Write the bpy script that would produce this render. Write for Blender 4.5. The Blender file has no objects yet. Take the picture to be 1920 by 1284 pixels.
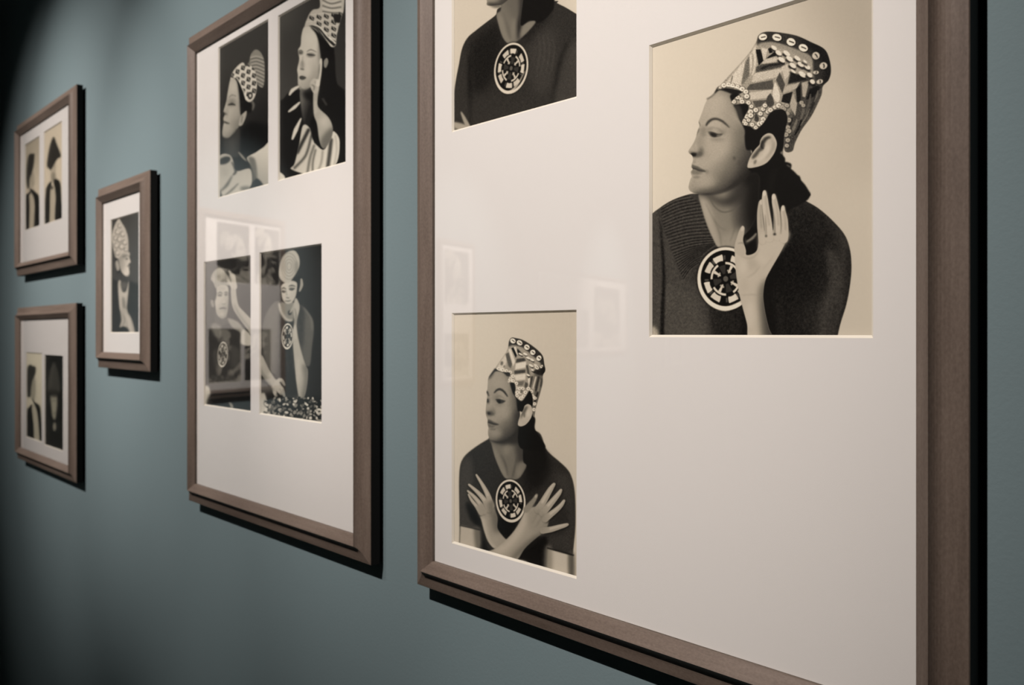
import bpy, bmesh, math, random
import numpy as np
from mathutils import Vector, Matrix
random.seed(4)
D = bpy.data; SC = bpy.context.scene; COL = SC.collection

# ---------------------------------------------------------------- camera: level, close to the wall, looking along it to the left
F_PX, CX, CY = 1650.0, 960.0, 625.0                     # focal length and principal point on the 1920 x 1284 frame
VPX = -519.0                                            # where the wall's horizontals meet
TA = (CX - VPX) / F_PX; AN = math.atan(TA); BN = math.pi / 2 - AN
CB, SB = math.cos(BN), math.sin(BN)
CAM_Y, CAM_Z = -0.6098, 1.5
cam = D.objects.new('camera', D.cameras.new('camera')); COL.objects.link(cam); SC.camera = cam
cam.location = (0, CAM_Y, CAM_Z); cam.rotation_euler = (math.pi / 2, 0, BN)
cam.data.sensor_width = 36; cam.data.lens = F_PX * 36 / 1920; cam.data.shift_y = -(642 - CY) / 1920; cam.data.clip_start = .01
cam.data.dof.use_dof = True; cam.data.dof.focus_distance = .74; cam.data.dof.aperture_fstop = 9.0

def U(px, py, n):                                       # photo pixel -> (x, z) on the plane n metres in front of the wall
    xc = (px - CX) / F_PX
    d = -n - CAM_Y
    dx, dy = xc * CB - SB, xc * SB + CB
    t = d / dy
    return dx * t, CAM_Z + (CY - py) / F_PX * t
def PX(x, y, z):                                        # world -> photo pixel (arrays welcome)
    y = y - CAM_Y
    X = x * CB + y * SB; Z = -x * SB + y * CB
    return CX + F_PX * X / Z, CY - F_PX * (z - CAM_Z) / Z

# ---------------------------------------------------------------- light: gallery spotlights under the ceiling, a dim room
world = D.worlds.new('world'); SC.world = world; world.use_nodes = True
world.node_tree.nodes['Background'].inputs[0].default_value = (.05, .06, .07, 1); world.node_tree.nodes['Background'].inputs[1].default_value = .05
def spot(name, loc, aim, power, angle, blend, rad, colr):
    l = D.lights.new(name, 'SPOT'); l.energy = power; l.spot_size = math.radians(angle); l.spot_blend = blend; l.shadow_soft_size = rad; l.color = colr
    o = D.objects.new(name, l); COL.objects.link(o); o.location = loc
    o.rotation_euler = (Vector(aim) - Vector(loc)).to_track_quat('-Z', 'Y').to_euler(); return o
WARM = (1.0, .88, .83)
# a row of four track spots, one in front of each stretch of pictures: (x, watts, aim x, aim z, beam)
for lx, lw, lax, laz, lang in ((-2.366, .800, -2.430, 1.610, 34.5), (-2.146, 1.101, -2.154, 1.708, 33.0), (-1.350, 1.571, -1.470, 1.653, 32.6), (-.556, 1.66, -.608, 1.610, 32.4)):
    spot('gallery_spotlight', (lx, -1.75, 3.2), (lax, 0, laz), 194 * lw, lang, 1.0, .02, WARM)
SC.view_settings.view_transform = 'Standard'; SC.view_settings.look = 'None'; SC.view_settings.exposure = 0; SC.view_settings.gamma = 1
SC.view_settings.use_curve_mapping = False
SC.cycles.max_bounces = 10; SC.cycles.transparent_max_bounces = 16; SC.cycles.use_denoising = True; SC.cycles.use_adaptive_sampling = False
SC.cycles.denoiser = 'OPENIMAGEDENOISE'; SC.cycles.denoising_input_passes = 'RGB_ALBEDO_NORMAL'; SC.cycles.denoising_prefilter = 'ACCURATE'; SC.cycles.denoising_quality = 'HIGH'
# ---------------------------------------------------------------- materials
def new_mat(name):
    m = D.materials.new(name); m.use_nodes = True; nt = m.node_tree
    return m, nt, nt.nodes['Principled BSDF'], nt.nodes['Material Output']
def node(nt, t, **k):
    n = nt.nodes.new(t)
    for a, b in k.items(): setattr(n, a, b)
    return n
def noise(nt, co, scale, detail=4, rough=.55, stretch=(1, 1, 1)):
    mp = node(nt, 'ShaderNodeMapping'); mp.inputs['Scale'].default_value = stretch
    nt.links.new(co, mp.inputs['Vector'])
    n = node(nt, 'ShaderNodeTexNoise'); n.inputs['Scale'].default_value = scale; n.inputs['Detail'].default_value = detail; n.inputs['Roughness'].default_value = rough
    nt.links.new(mp.outputs[0], n.inputs['Vector']); return n.outputs['Fac']
def ramp(nt, fac, stops):
    r = node(nt, 'ShaderNodeValToRGB'); e = r.color_ramp.elements
    while len(e) < len(stops): e.new(.5)
    for el, (p, c) in zip(e, stops): el.position = p; el.color = (*c, 1)
    nt.links.new(fac, r.inputs[0]); return r.outputs[0]
def bump(nt, b, h, strength, dist):
    n = node(nt, 'ShaderNodeBump'); n.inputs['Strength'].default_value = strength; n.inputs['Distance'].default_value = dist
    nt.links.new(h, n.inputs['Height']); nt.links.new(n.outputs[0], b.inputs['Normal'])

def paint_mat(name, ca, cb, rough=.75):                 # rolled wall paint
    m, nt, b, o = new_mat(name); co = node(nt, 'ShaderNodeNewGeometry').outputs['Position']
    nt.links.new(ramp(nt, noise(nt, co, 1.6, 5), [(.3, ca), (.7, cb)]), b.inputs['Base Color'])
    b.inputs['Roughness'].default_value = rough; b.inputs['Specular IOR Level'].default_value = .25
    bump(nt, b, noise(nt, co, 260, 3, .6), .35, .0006)
    return m
def wood_mat(name, stretch):                            # grey-brown stained oak, grain along the rail
    m, nt, b, o = new_mat(name); co = node(nt, 'ShaderNodeTexCoord').outputs['Object']
    f1 = noise(nt, co, 90, 6, .65, stretch); f2 = noise(nt, co, 620, 3, .6, tuple(.5 + .5 * s for s in stretch))
    mx = node(nt, 'ShaderNodeMath', operation='MULTIPLY_ADD'); mx.inputs[1].default_value = .4; nt.links.new(f2, mx.inputs[0])
    m2 = node(nt, 'ShaderNodeMath', operation='MULTIPLY'); m2.inputs[1].default_value = .6; nt.links.new(f1, m2.inputs[0]); nt.links.new(m2.outputs[0], mx.inputs[2])
    nt.links.new(ramp(nt, mx.outputs[0], [(.3, (.096, .073, .057)), (.5, (.144, .113, .090)), (.72, (.198, .160, .129))]), b.inputs['Base Color'])
    b.inputs['Roughness'].default_value = .5; b.inputs['Specular IOR Level'].default_value = .35
    bump(nt, b, mx.outputs[0], .25, .0004); return m
def board_mat(name, c, rough=.9, amt=.004):
    m, nt, b, o = new_mat(name); co = node(nt, 'ShaderNodeTexCoord').outputs['Object']
    f = noise(nt, co, 900, 2, .5)
    nt.links.new(ramp(nt, f, [(.2, tuple(x - amt for x in c)), (.8, tuple(x + amt for x in c))]), b.inputs['Base Color'])
    b.inputs['Roughness'].default_value = rough; b.inputs['Specular IOR Level'].default_value = .15; return m
def glass_mat(name):                                    # clear pane: mirror by Fresnel (both faces of the sheet), the rest passes
    m, nt, b, o = new_mat(name); nt.nodes.remove(b)
    fr = node(nt, 'ShaderNodeFresnel'); fr.inputs['IOR'].default_value = 1.5
    ge = node(nt, 'ShaderNodeNewGeometry')
    dbl = node(nt, 'ShaderNodeMath', operation='MULTIPLY'); dbl.inputs[1].default_value = 1.7; nt.links.new(fr.outputs[0], dbl.inputs[0]); dbl.use_clamp = True
    inv = node(nt, 'ShaderNodeMath', operation='SUBTRACT'); inv.inputs[0].default_value = 1; nt.links.new(ge.outputs['Backfacing'], inv.inputs[1])
    fac = node(nt, 'ShaderNodeMath', operation='MULTIPLY'); nt.links.new(dbl.outputs[0], fac.inputs[0]); nt.links.new(inv.outputs[0], fac.inputs[1])
    tr = node(nt, 'ShaderNodeBsdfTransparent'); tr.inputs[0].default_value = (.985, .995, .99, 1)
    gl = node(nt, 'ShaderNodeBsdfGlossy'); gl.inputs['Roughness'].default_value = .0
    mx = node(nt, 'ShaderNodeMixShader'); nt.links.new(fac.outputs[0], mx.inputs[0]); nt.links.new(tr.outputs[0], mx.inputs[1]); nt.links.new(gl.outputs[0], mx.inputs[2])
    nt.links.new(mx.outputs[0], o.inputs['Surface']); return m
M_WALL = paint_mat('teal_wall_paint', (.153, .217, .231), (.164, .230, .245))
M_CEIL = paint_mat('dark_ceiling_paint', (.03, .035, .04), (.04, .045, .05))
M_FLOOR = wood_mat('dark_floor_boards', (1, .06, 1))
M_EDGE = board_mat('shade_black_edge', (.012, .011, .010), .6, .002); M_STILE = wood_mat('stained_oak_upright', (1, 1, .07)); M_RAIL = wood_mat('stained_oak_level', (.07, 1, 1))  # M_EDGE: rail sides coloured near black, their unlit shade painted in
M_MAT = board_mat('warm_white_mat_board', (.800, .772, .752)); M_CORE = board_mat('cream_mat_core', (.82, .77, .68)); M_BACK = board_mat('grey_backing_board', (.3, .29, .27))
M_GLASS = glass_mat('picture_glass')

# ---------------------------------------------------------------- helpers
def link(name, verts, faces, mats, parent=None, midx=None, smooth=False):
    me = D.meshes.new(name); me.from_pydata(verts, [], faces)
    for m in (mats if isinstance(mats, (list, tuple)) else [mats]): me.materials.append(m)
    if midx: me.polygons.foreach_set('material_index', midx)
    bm = bmesh.new(); bm.from_mesh(me); bmesh.ops.recalc_face_normals(bm, faces=bm.faces); bm.to_mesh(me); bm.free()
    if smooth: me.shade_smooth()
    me.update(); o = D.objects.new(name, me); COL.objects.link(o)
    if parent: o.parent = parent
    return o
def box_vf(x0, x1, y0, y1, z0, z1):
    v = [(x0, y0, z0), (x1, y0, z0), (x1, y1, z0), (x0, y1, z0), (x0, y0, z1), (x1, y0, z1), (x1, y1, z1), (x0, y1, z1)]
    return v, [(0, 3, 2, 1), (4, 5, 6, 7), (0, 1, 5, 4), (1, 2, 6, 5), (2, 3, 7, 6), (3, 0, 4, 7)]
def box(name, x0, x1, y0, y1, z0, z1, mat, parent=None):
    v, f = box_vf(x0, x1, y0, y1, z0, z1); return link(name, v, f, mat, parent)

# ---------------------------------------------------------------- the room
def prism(name, poly, z0, z1, mat):
    k = len(poly); v = [(x, y, z0) for x, y in poly] + [(x, y, z1) for x, y in poly]
    f = [tuple(range(k))[::-1], tuple(range(k, 2 * k))] + [(i, (i + 1) % k, k + (i + 1) % k, k + i) for i in range(k)]
    o = link(name, v, f, mat); o['kind'] = 'structure'; return o
# the end wall (outside the frame on the left) is seen in the picture glass; it stands 21 degrees off square
VP0 = np.array([-1.155, 3.57]); VDIR = np.array([math.sin(math.radians(27)), math.cos(math.radians(27))])   # its mirror image, camera axes
def cam_to_world(X, Z): return X * CB - Z * SB, CAM_Y + X * SB + Z * CB
MIRROR_N = .0206
def mirrored(px, py):                                   # point of the end wall whose reflection meets photo pixel (px, py)
    k = (px - CX) / F_PX
    t = (k * VP0[1] - VP0[0]) / (VDIR[0] - k * VDIR[1])
    X, Z = VP0 + VDIR * t
    x, y = cam_to_world(X, Z)
    return x, -2 * MIRROR_N - y, CAM_Z + (CY - py) / F_PX * Z
ax, ay, _ = mirrored(400, 625); bx, by, _ = mirrored(1000, 625)
EDIR = np.array([bx - ax, by - ay]); EDIR /= np.linalg.norm(EDIR)
corner = np.array([ax, ay]) - EDIR * (ay / EDIR[1]); far = corner + EDIR * 9.0 / abs(EDIR[1])
EN = np.array([-EDIR[1], EDIR[0]]); EN = EN if EN[0] > 0 else -EN      # into the room
H = 3.8; T = .12; XR = 4.5; YB = far[1]
prism('wall_front', [(corner[0] - .02, 0), (XR, 0), (XR, T), (corner[0] - .02, T)], 0, H, M_WALL)
prism('wall_left', [tuple(corner), tuple(corner - EN * T), tuple(far - EN * T), tuple(far)], 0, H, M_WALL)
prism('wall_back', [(far[0], YB), (far[0], YB - T), (XR, YB - T), (XR, YB)], 0, H, M_WALL)
prism('wall_right', [(XR, 0), (XR, YB), (XR + T, YB), (XR + T, 0)], 0, H, M_WALL)
room = [tuple(corner), tuple(far), (XR, YB), (XR, 0)]
prism('floor', room, -.12, 0, M_FLOOR); prism('ceiling', room, H, H + .12, M_CEIL)
# ---------------------------------------------------------------- darkroom: paints the tones of the flat paper prints
def spline(pts, n=6, closed=True):
    p = np.asarray(pts, float); k = len(p)
    if k < 3: return p
    out = []
    rng = range(k) if closed else range(k - 1)
    for i in rng:
        if closed:
            a, b, c, d = p[i - 1], p[i], p[(i + 1) % k], p[(i + 2) % k]
        else:
            a, b, c, d = p[max(i - 1, 0)], p[i], p[i + 1], p[min(i + 2, k - 1)]
        for j in range(n):
            t = j / n
            out.append(.5 * (2 * b + (c - a) * t + (2 * a - 5 * b + 4 * c - d) * t * t + (3 * b - a - 3 * c + d) * t ** 3))
    if not closed: out.append(p[-1])
    return np.array(out)

def box1(a, r, axis):
    if r < 1: return a
    a = np.moveaxis(a, axis, 0)
    pad = np.concatenate([np.repeat(a[:1], r + 1, 0), a, np.repeat(a[-1:], r, 0)], 0)
    c = np.cumsum(pad, 0, dtype=np.float64)
    o = (c[2 * r + 1:] - c[:-2 * r - 1]) / (2 * r + 1)
    return np.moveaxis(o, 0, axis).astype(np.float32)

def soften(a, s):
    r = int(round(s * 1.0))
    if s < .35: return a
    if r < 1:
        k = min(s, 1) * .25
        a = (1 - 2 * k) * a + k * (np.roll(a, 1, 0) + np.roll(a, -1, 0))
        return (1 - 2 * k) * a + k * (np.roll(a, 1, 1) + np.roll(a, -1, 1))
    for _ in range(3):
        a = box1(box1(a, r, 0), r, 1)
    return a

class Pic:
    """canvas of one print: shapes are given in the units of a view (ox, oy, scale)"""
    def __init__(s, x0, y0, x1, y1, ss):
        s.x0, s.y0, s.ss = x0, y0, ss
        s.W, s.H = int((x1 - x0) * ss), int((y1 - y0) * ss)
        s.a = np.zeros((s.H, s.W), np.float32)
        s.clip = None; s.rs = np.random.RandomState(int(x0 * 7 + y0 * 3) % 9999)
        s.v(0, 0, 1)
    def v(s, ox, oy, sc): s.ox, s.oy, s.sc = ox, oy, sc
    def t(s, pts):
        p = np.asarray(pts, float)
        return np.stack([(s.ox + p[:, 0] / s.sc - s.x0) * s.ss, (s.oy + p[:, 1] / s.sc - s.y0) * s.ss], 1)
    def mask(s, q, blur):
        """antialiased even-odd fill of canvas polygon q -> (mask, r0, r1, c0, c1)"""
        b = blur * s.ss; m = int(3 * b + 3)
        c0, r0 = np.floor(q.min(0)).astype(int) - m; c1, r1 = np.ceil(q.max(0)).astype(int) + m
        c0, r0 = max(c0, 0), max(r0, 0); c1, r1 = min(c1, s.W), min(r1, s.H)
        if c1 - c0 < 2 or r1 - r0 < 2: return None
        h, w = r1 - r0, c1 - c0; S = 3
        acc = np.zeros((h * S, w + 2), np.float32)
        x, y = q[:, 0] - c0, (q[:, 1] - r0) * S
        for i in range(len(q)):
            xa, ya, xb, yb = x[i - 1], y[i - 1], x[i], y[i]
            if ya == yb: continue
            sg = 1.
            if ya > yb: xa, ya, xb, yb = xb, yb, xa, ya; sg = -1.
            k0, k1 = max(int(np.ceil(ya - .5)), 0), min(int(np.ceil(yb - .5)), h * S)
            if k1 <= k0: continue
            ks = np.arange(k0, k1)
            xi = np.clip(xa + (xb - xa) * (ks + .5 - ya) / (yb - ya), 0, w)
            f = np.floor(xi).astype(int); fr = (xi - f).astype(np.float32)
            acc[ks, f] += sg * (1 - fr); acc[ks, f + 1] += sg * fr
        mk = np.minimum(np.abs(np.cumsum(acc, 1)[:, :w]), 1.)
        mk = mk.reshape(h, S, w).mean(1)
        return soften(mk, b), r0, r1, c0, c1
    def put(s, mk, tone, a):
        if mk is None: return
        m, r0, r1, c0, c1 = mk
        m = m * a
        if s.clip is not None: m = m * s.clip[r0:r1, c0:c1]
        s.a[r0:r1, c0:c1] += m * (tone - s.a[r0:r1, c0:c1])
    def f(s, pts, tone, blur=.5, a=1., n=6):            # smooth closed shape
        s.put(s.mask(s.t(spline(pts, n)), blur), tone, a)
    def p(s, pts, tone, blur=.5, a=1.):                 # straight-edged shape
        s.put(s.mask(s.t(pts), blur), tone, a)
    def g(s, pts, ta, tb, pa, pb, blur=.5, a=1., smooth=True):   # shape with a linear gradient from pa to pb
        mk = s.mask(s.t(spline(pts, 6) if smooth else np.asarray(pts, float)), blur)
        if mk is None: return
        m, r0, r1, c0, c1 = mk
        A, B = s.t([pa, pb]); d = B - A
        yy, xx = np.mgrid[r0:r1, c0:c1]
        t = np.clip(((xx - A[0]) * d[0] + (yy - A[1]) * d[1]) / (d @ d), 0, 1)
        s.put(mk, (ta + (tb - ta) * t).astype(np.float32), a)
    def l(s, pts, w, tone, blur=.4, a=1., n=5, taper=None):  # brush stroke, w in view units, a number or one per point
        p = spline(pts, n, False) if len(pts) > 2 else np.asarray(pts, float)
        if len(pts) == 2: p = np.linspace(p[0], p[1], 6)
        ww = np.interp(np.linspace(0, 1, len(p)), np.linspace(0, 1, np.size(w)), np.atleast_1d(w)) / 2.
        d = np.gradient(p, axis=0); nn = np.stack([-d[:, 1], d[:, 0]], 1); nn /= np.linalg.norm(nn, axis=1, keepdims=True) + 1e-9
        e0 = []; e1 = []
        for k in range(1, 6):                           # round ends
            th = math.pi * k / 6
            e1.append(p[-1] + ww[-1] * (nn[-1] * math.cos(th) + np.array([nn[-1][1], -nn[-1][0]]) * math.sin(th)))
            e0.append(p[0] + ww[0] * (-nn[0] * math.cos(th) - np.array([nn[0][1], -nn[0][0]]) * math.sin(th)))
        q = np.concatenate([p + nn * ww[:, None], np.array(e1), (p - nn * ww[:, None])[::-1], np.array(e0)])
        s.put(s.mask(s.t(q), blur), tone, a)
    def e(s, cx, cy, rx, ry, tone, rot=0., blur=.5, a=1., k=22):
        th = np.linspace(0, 2 * math.pi, k, endpoint=False); c, d = math.cos(rot), math.sin(rot)
        X, Y = rx * np.cos(th), ry * np.sin(th)
        s.put(s.mask(s.t(np.stack([cx + X * c - Y * d, cy + X * d + Y * c], 1)), blur), tone, a)
    def hold(s, pts, blur=.5, smooth=True):             # following paint stays inside this shape
        mk = s.mask(s.t(spline(pts, 6) if smooth else np.asarray(pts, float)), blur)
        s.clip = np.zeros_like(s.a); m, r0, r1, c0, c1 = mk; s.clip[r0:r1, c0:c1] = m
    def free(s): s.clip = None
    def dim(s, k): s.a *= 1 - (1 - k) * s.clip           # print this area darker
    def punch(s, k, mid=122, shift=-8):                 # harder contrast inside the held shape
        s.a += s.clip * (np.clip(mid + (s.a - mid) * k + shift, 12, 225) - s.a)
    def grain(s, amp, blur, ax=(1, 1)):                 # paper / knit grain (under the current clip)
        nz = s.rs.randn(s.H, s.W).astype(np.float32)
        r = int(round(blur * s.ss))
        nz = box1(box1(nz, r * ax[1], 0), r * ax[0], 1)
        nz *= amp / (nz.std() + 1e-6)
        s.a += nz * (s.clip if s.clip is not None else 1.)
    def blot(s, spots):                                 # soft shading: (x, y, rx, ry, tone, alpha[, rot])
        for q in spots:
            x, y, rx, ry, tone, al = q[:6]; rot = q[6] if len(q) > 6 else 0.
            s.e(x, y, rx * .8, ry * .8, tone, rot, min(rx, ry) * .36 / s.sc, al)

def medallion(c, cx, cy, rx, ry, rot=0., lt=212, dk=16, turn=0., thick=.1):
    """pierced bone disc: ring, eight plates, broken inner ring with four stems"""
    cr, sr = math.cos(rot), math.sin(rot)
    def pt(r, th):
        X, Y = rx * r * math.cos(th), ry * r * math.sin(th)
        return (cx + X * cr - Y * sr, cy + X * sr + Y * cr)
    def arc(r0, r1, a0, a1, n=9):
        t = np.linspace(a0, a1, n)
        return [pt(r1, q) for q in t] + [pt(r0, q) for q in t[::-1]]
    full = np.linspace(0, 2 * math.pi, 48, endpoint=False)
    c.p([pt(1.04, q) for q in full], dk, .9, .6)
    c.p([pt(1, q) for q in full], lt, .4)
    c.p([(pt(.985 - thick, q)[0], pt(.985 - thick, q)[1] - ry * .02) for q in full], dk, .4)
    for k in range(8):
        a0 = turn + k * math.pi / 4 + .07 * (-1) ** k
        q = arc(.58, .77, a0 + .12, a0 + .6, 5)
        c.f(q, lt * (.98 if k % 2 else .93), .3, 1, 3)
        c.f(arc(.6, .74, a0 + .66, a0 + .74, 3), lt * .42, .35, .8, 2)
    for k in range(4):
        a0 = turn + .39 + k * math.pi / 2
        c.p(arc(.46, .535, a0 - .52, a0 + .52), lt * .97, .3)
        c.p(arc(.2, .47, a0 - .12, a0 + .12, 4), lt * .95, .3, 1.)
        c.p(arc(.24, .3, a0 - .3, a0 + .3, 6), lt * .9, .3, .8)
        c.p(arc(.16, .44, a0 + .5, a0 + 1.07, 5), 52, .5, .9)
    c.p([pt(.09, q) for q in full], 84, .4)

def cowrie(c, x, y, rx, ry, rot=0., lt=216):
    c.e(x + rx * .12, y + ry * .14, rx * 1.1, ry * 1.12, 40, rot, .4, .8)
    c.e(x, y, rx, ry, lt, rot, .35)
    dx, dy = math.cos(rot), math.sin(rot)
    c.l([(x - dx * rx * .5 + ry * .15, y - dy * rx * .5), (x + ry * .2, y), (x + dx * rx * .6, y + dy * rx * .5)], ry * .32, 70, .3)
# ---------------------------------------------------------------- print: woman in a tall shell hat, raised hand (largest)
def art_raised_hand():
    c = Pic(1205, -30, 1650, 645, 2.2)
    c.v(0, 0, 1)
    c.g([(1200, -40), (1660, -40), (1660, 660), (1200, 660)], 205, 182, (1217, 300), (1640, 240), .3, 1, False)
    c.f([(1480, -60), (1680, -60), (1680, 200), (1600, 120), (1540, 60)], 160, 40, .75)
    c.f([(1560, 380), (1680, 360), (1680, 660), (1560, 660)], 196, 26, .6)
    # ---- jumper
    c.v(1180, 320, 3.777)
    body = [(96, 370), (150, 318), (200, 275), (300, 212), (420, 168), (500, 160), (700, 120), (1000, 100), (1200, 190), (1250, 215),
            (1340, 268), (1440, 355), (1525, 455), (1562, 560), (1572, 690), (1560, 820), (1535, 950), (1492, 1090), (1462, 1230), (1440, 1330), (800, 1400), (-60, 1400), (-60, 700), (40, 420)]
    c.f(body, 54, .6)
    c.hold(body, .6)
    c.f([(560, 560), (800, 500), (1200, 200), (1420, 330), (1480, 520), (1420, 900), (1300, 1260), (700, 1260), (540, 960)], 24, 14, .95)
    c.blot([(1130, 700, 200, 260, 14, .8), (660, 1050, 170, 130, 34, .7), (1330, 1050, 120, 200, 44, .6)])
    c.f([(1390, 560), (1470, 600), (1500, 760), (1440, 960), (1390, 1180), (1340, 1200), (1360, 960), (1420, 760)], 62, 5, .8)
    c.f([(1540, 560), (1600, 600), (1600, 900), (1480, 1200), (1450, 1180), (1520, 900)], 30, 4, .8)
    c.f([(140, 330), (200, 290), (225, 420), (240, 700), (215, 1120), (140, 1120)], 66, 3, .9)
    c.f([(240, 340), (300, 480), (380, 720), (540, 900), (540, 1190), (250, 1190), (245, 800)], 66, 6, .85)
    c.f([(240, 820), (380, 840), (500, 960), (530, 1190), (250, 1190)], 74, 6, .7)
    inner = np.array([(425, 178), (505, 235), (528, 310), (556, 395), (590, 470), (612, 520), (575, 545), (520, 590), (490, 650)], float)
    outer = np.array([(225, 255), (228, 320), (240, 390), (262, 450), (285, 520), (310, 590), (335, 650), (355, 710), (385, 765)], float)
    c.f(list(map(tuple, inner)) + list(map(tuple, outer[::-1])), 58, 3, .9)
    ti = np.linspace(0, 8, 27)
    for q in ti:
        a = np.array([np.interp(q, range(9), inner[:, k]) for k in (0, 1)]); b = np.array([np.interp(q, range(9), outer[:, k]) for k in (0, 1)])
        m = (a + b) / 2 + np.array([-6, -14])
        c.l([a, m, b], [8, 9, 7], 26, .5, .85)
        c.l([a + (3, 9), m + (3, 10), b + (3, 10)], [5, 6, 4], 80, .5, .55)
    c.l([(215, 350), (232, 520), (244, 760), (236, 980), (232, 1190)], [6, 16, 20, 26, 30], 14, 1.2, .9)
    c.f([(130, 1112), (190, 1112), (204, 1200), (130, 1200)], 158, 2.4)
    c.grain(4, .5, (1, 2)); c.grain(3, 1.6)
    for q in range(46):
        x, y = 1330 + c.rs.rand() * 170, 520 + c.rs.rand() * 660
        c.l([(x, y), (x - 6, y + 22)], 3, 92, .5, .35)
    c.free()
    # ---- hair mass behind the neck
    hair = [(820, -60), (1120, -60), (1145, 0), (1190, 45), (1238, 92), (1268, 138), (1282, 168), (1256, 212), (1180, 250), (1120, 300),
            (1060, 420), (960, 520), (860, 590), (790, 560), (800, 380), (870, 160)]
    c.f(hair, 17, .7)
    for k in range(9): c.e(1130 + k * 17, 10 + k * 20 + (k % 2) * 10, 17, 14, 18, 0, .5)
    c.f([(560, 80), (700, 0), (860, -120), (1000, -60), (1000, 300), (860, 400), (760, 200)], 22, .8)
    # ---- neck
    neck = [(492, 165), (560, 165), (700, 100), (900, 20), (915, 150), (905, 290), (860, 400), (800, 470), (748, 545), (640, 548), (590, 475), (546, 372), (512, 262)]
    c.g(neck, 124, 20, (700, 300), (890, 260), .7); c.hold(neck, .7)
    c.f([(700, 60), (960, 0), (940, 330), (850, 460), (780, 480), (770, 330), (800, 200)], 56, 10, .95)
    c.f([(840, 60), (960, 0), (940, 400), (840, 470), (850, 260)], 30, 8, .9)
    c.f([(505, 190), (545, 200), (600, 330), (650, 470), (700, 560), (620, 560), (560, 420), (510, 280)], 162, 4, .95)
    c.f([(590, 330), (660, 340), (730, 420), (720, 540), (650, 530), (610, 420)], 128, 6, .7)
    c.f([(640, 480), (720, 440), (800, 400), (770, 520), (700, 560)], 148, 6, .8)
    c.f([(480, 150), (560, 150), (640, 200), (740, 160), (900, 20), (930, 90), (800, 200), (700, 250), (620, 230), (560, 190)], 52, 5, .95)
    c.l([(570, 190), (600, 250), (660, 292), (730, 280), (790, 240)], [5, 8, 10, 8, 4], 84, 1.1, .8)
    c.l([(540, 230), (590, 330), (640, 400), (690, 420)], [4, 6, 6, 3], 100, 1.2, .7)
    c.f([(800, 20), (1000, -40), (1000, 300), (880, 420), (830, 300), (840, 140)], 22, 7, .9)
    c.l([(600, 340), (640, 450), (650, 530)], [3, 7, 5], 98, 1.3, .8)
    c.l([(760, 360), (740, 430), (715, 500)], [4, 7, 4], 96, 1.3, .7)
    c.free()
    # ---- face
    c.v(1260, 150, 5.1375)
    face = [(345, 184), (318, 235), (295, 300), (272, 360), (258, 402), (266, 440), (248, 480), (240, 515), (228, 560), (205, 610), (178, 652),
            (158, 684), (166, 706), (188, 720), (200, 742), (202, 772), (192, 808), (186, 838), (200, 858), (182, 882), (184, 905), (190, 930),
            (176, 962), (164, 1005), (160, 1042), (182, 1074), (240, 1092), (320, 1090), (430, 1078), (540, 1040), (640, 975), (715, 890),
            (745, 820), (760, 700), (720, 560), (710, 440), (690, 340), (650, 220), (620, 110), (540, 76), (450, 80), (400, 128)]
    c.g(face, 176, 64, (500, 640), (745, 800), .55); c.hold(face, .55)
    c.g(face, 176, 70, (480, 700), (690, 1010), 3, .6)
    c.blot([(420, 230, 160, 150, 186, .8), (560, 330, 90, 220, 158, .6), (400, 430, 90, 60, 186, .7), (430, 640, 120, 120, 180, .8), (330, 980, 120, 90, 182, .7)])
    c.f([(640, 440), (860, 480), (900, 900), (700, 1200), (330, 1190), (440, 1050), (520, 950), (570, 820), (620, 680)], 96, 8, .8)
    c.f([(700, 620), (900, 700), (860, 1100), (500, 1240), (480, 1120), (560, 1020), (640, 880), (660, 760)], 48, 7, .9)
    c.f([(700, 720), (800, 760), (720, 1000), (560, 1110), (400, 1130), (520, 1050), (640, 940)], 44, 7, .95)
    c.f([(560, 440), (700, 460), (720, 720), (640, 860), (560, 900), (600, 720), (590, 560)], 128, 12, .7)
    c.f([(300, 1060), (480, 1040), (560, 1010), (500, 1100), (300, 1130), (180, 1100)], 84, 4, .85)
    c.f([(470, 76), (660, 110), (700, 320), (650, 330), (590, 230), (560, 160), (480, 120)], 112, 6, .8)
    c.l([(390, 130), (450, 104), (540, 110)], [30, 34, 30], 150, 3, .8)
    # eye socket, nose side
    c.blot([(300, 500, 36, 70, 134, .85), (350, 480, 70, 30, 150, .7), (480, 500, 60, 36, 142, .7), (440, 575, 90, 26, 146, .6)])
    c.f([(235, 560), (268, 520), (300, 560), (300, 660), (285, 740), (230, 735), (205, 700), (230, 640)], 148, 5, .8)
    c.blot([(280, 690, 26, 46, 112, .85), (196, 672, 22, 22, 180, .9), (232, 640, 18, 50, 176, .8), (330, 720, 44, 44, 168, .7)])
    c.f([(165, 704), (190, 690), (232, 706), (276, 700), (290, 716), (240, 742), (196, 740)], 84, 2.4, .85)
    c.f([(180, 712), (206, 700), (240, 710), (226, 734), (192, 732)], 26, 1., .97)
    c.f([(232, 712), (276, 690), (292, 716), (250, 740)], 92, 2, .8)
    c.l([(285, 640), (302, 690), (294, 730)], [4, 8, 4], 92, 1.6, .7)
    # far brow and lid
    c.l([(246, 396), (256, 415), (268, 442)], [8, 14, 7], 56, .8, .95)
    c.l([(262, 470), (250, 500), (234, 530)], [6, 9, 5], 84, .9, .9)
    # brow
    c.l([(330, 436), (350, 405), (390, 378), (436, 376), (486, 398), (522, 428), (552, 456)], [16, 24, 22, 20, 20, 15, 7], 52, .8, .9)
    # lids
    c.l([(338, 488), (372, 462), (424, 462), (478, 492), (508, 520)], [3, 7, 9, 8, 4], 126, 1.2, .8)
    c.f([(352, 506), (378, 500), (412, 510), (450, 520), (488, 518), (470, 536), (436, 548), (400, 552), (368, 536)], 76, .9, .9)
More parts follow.
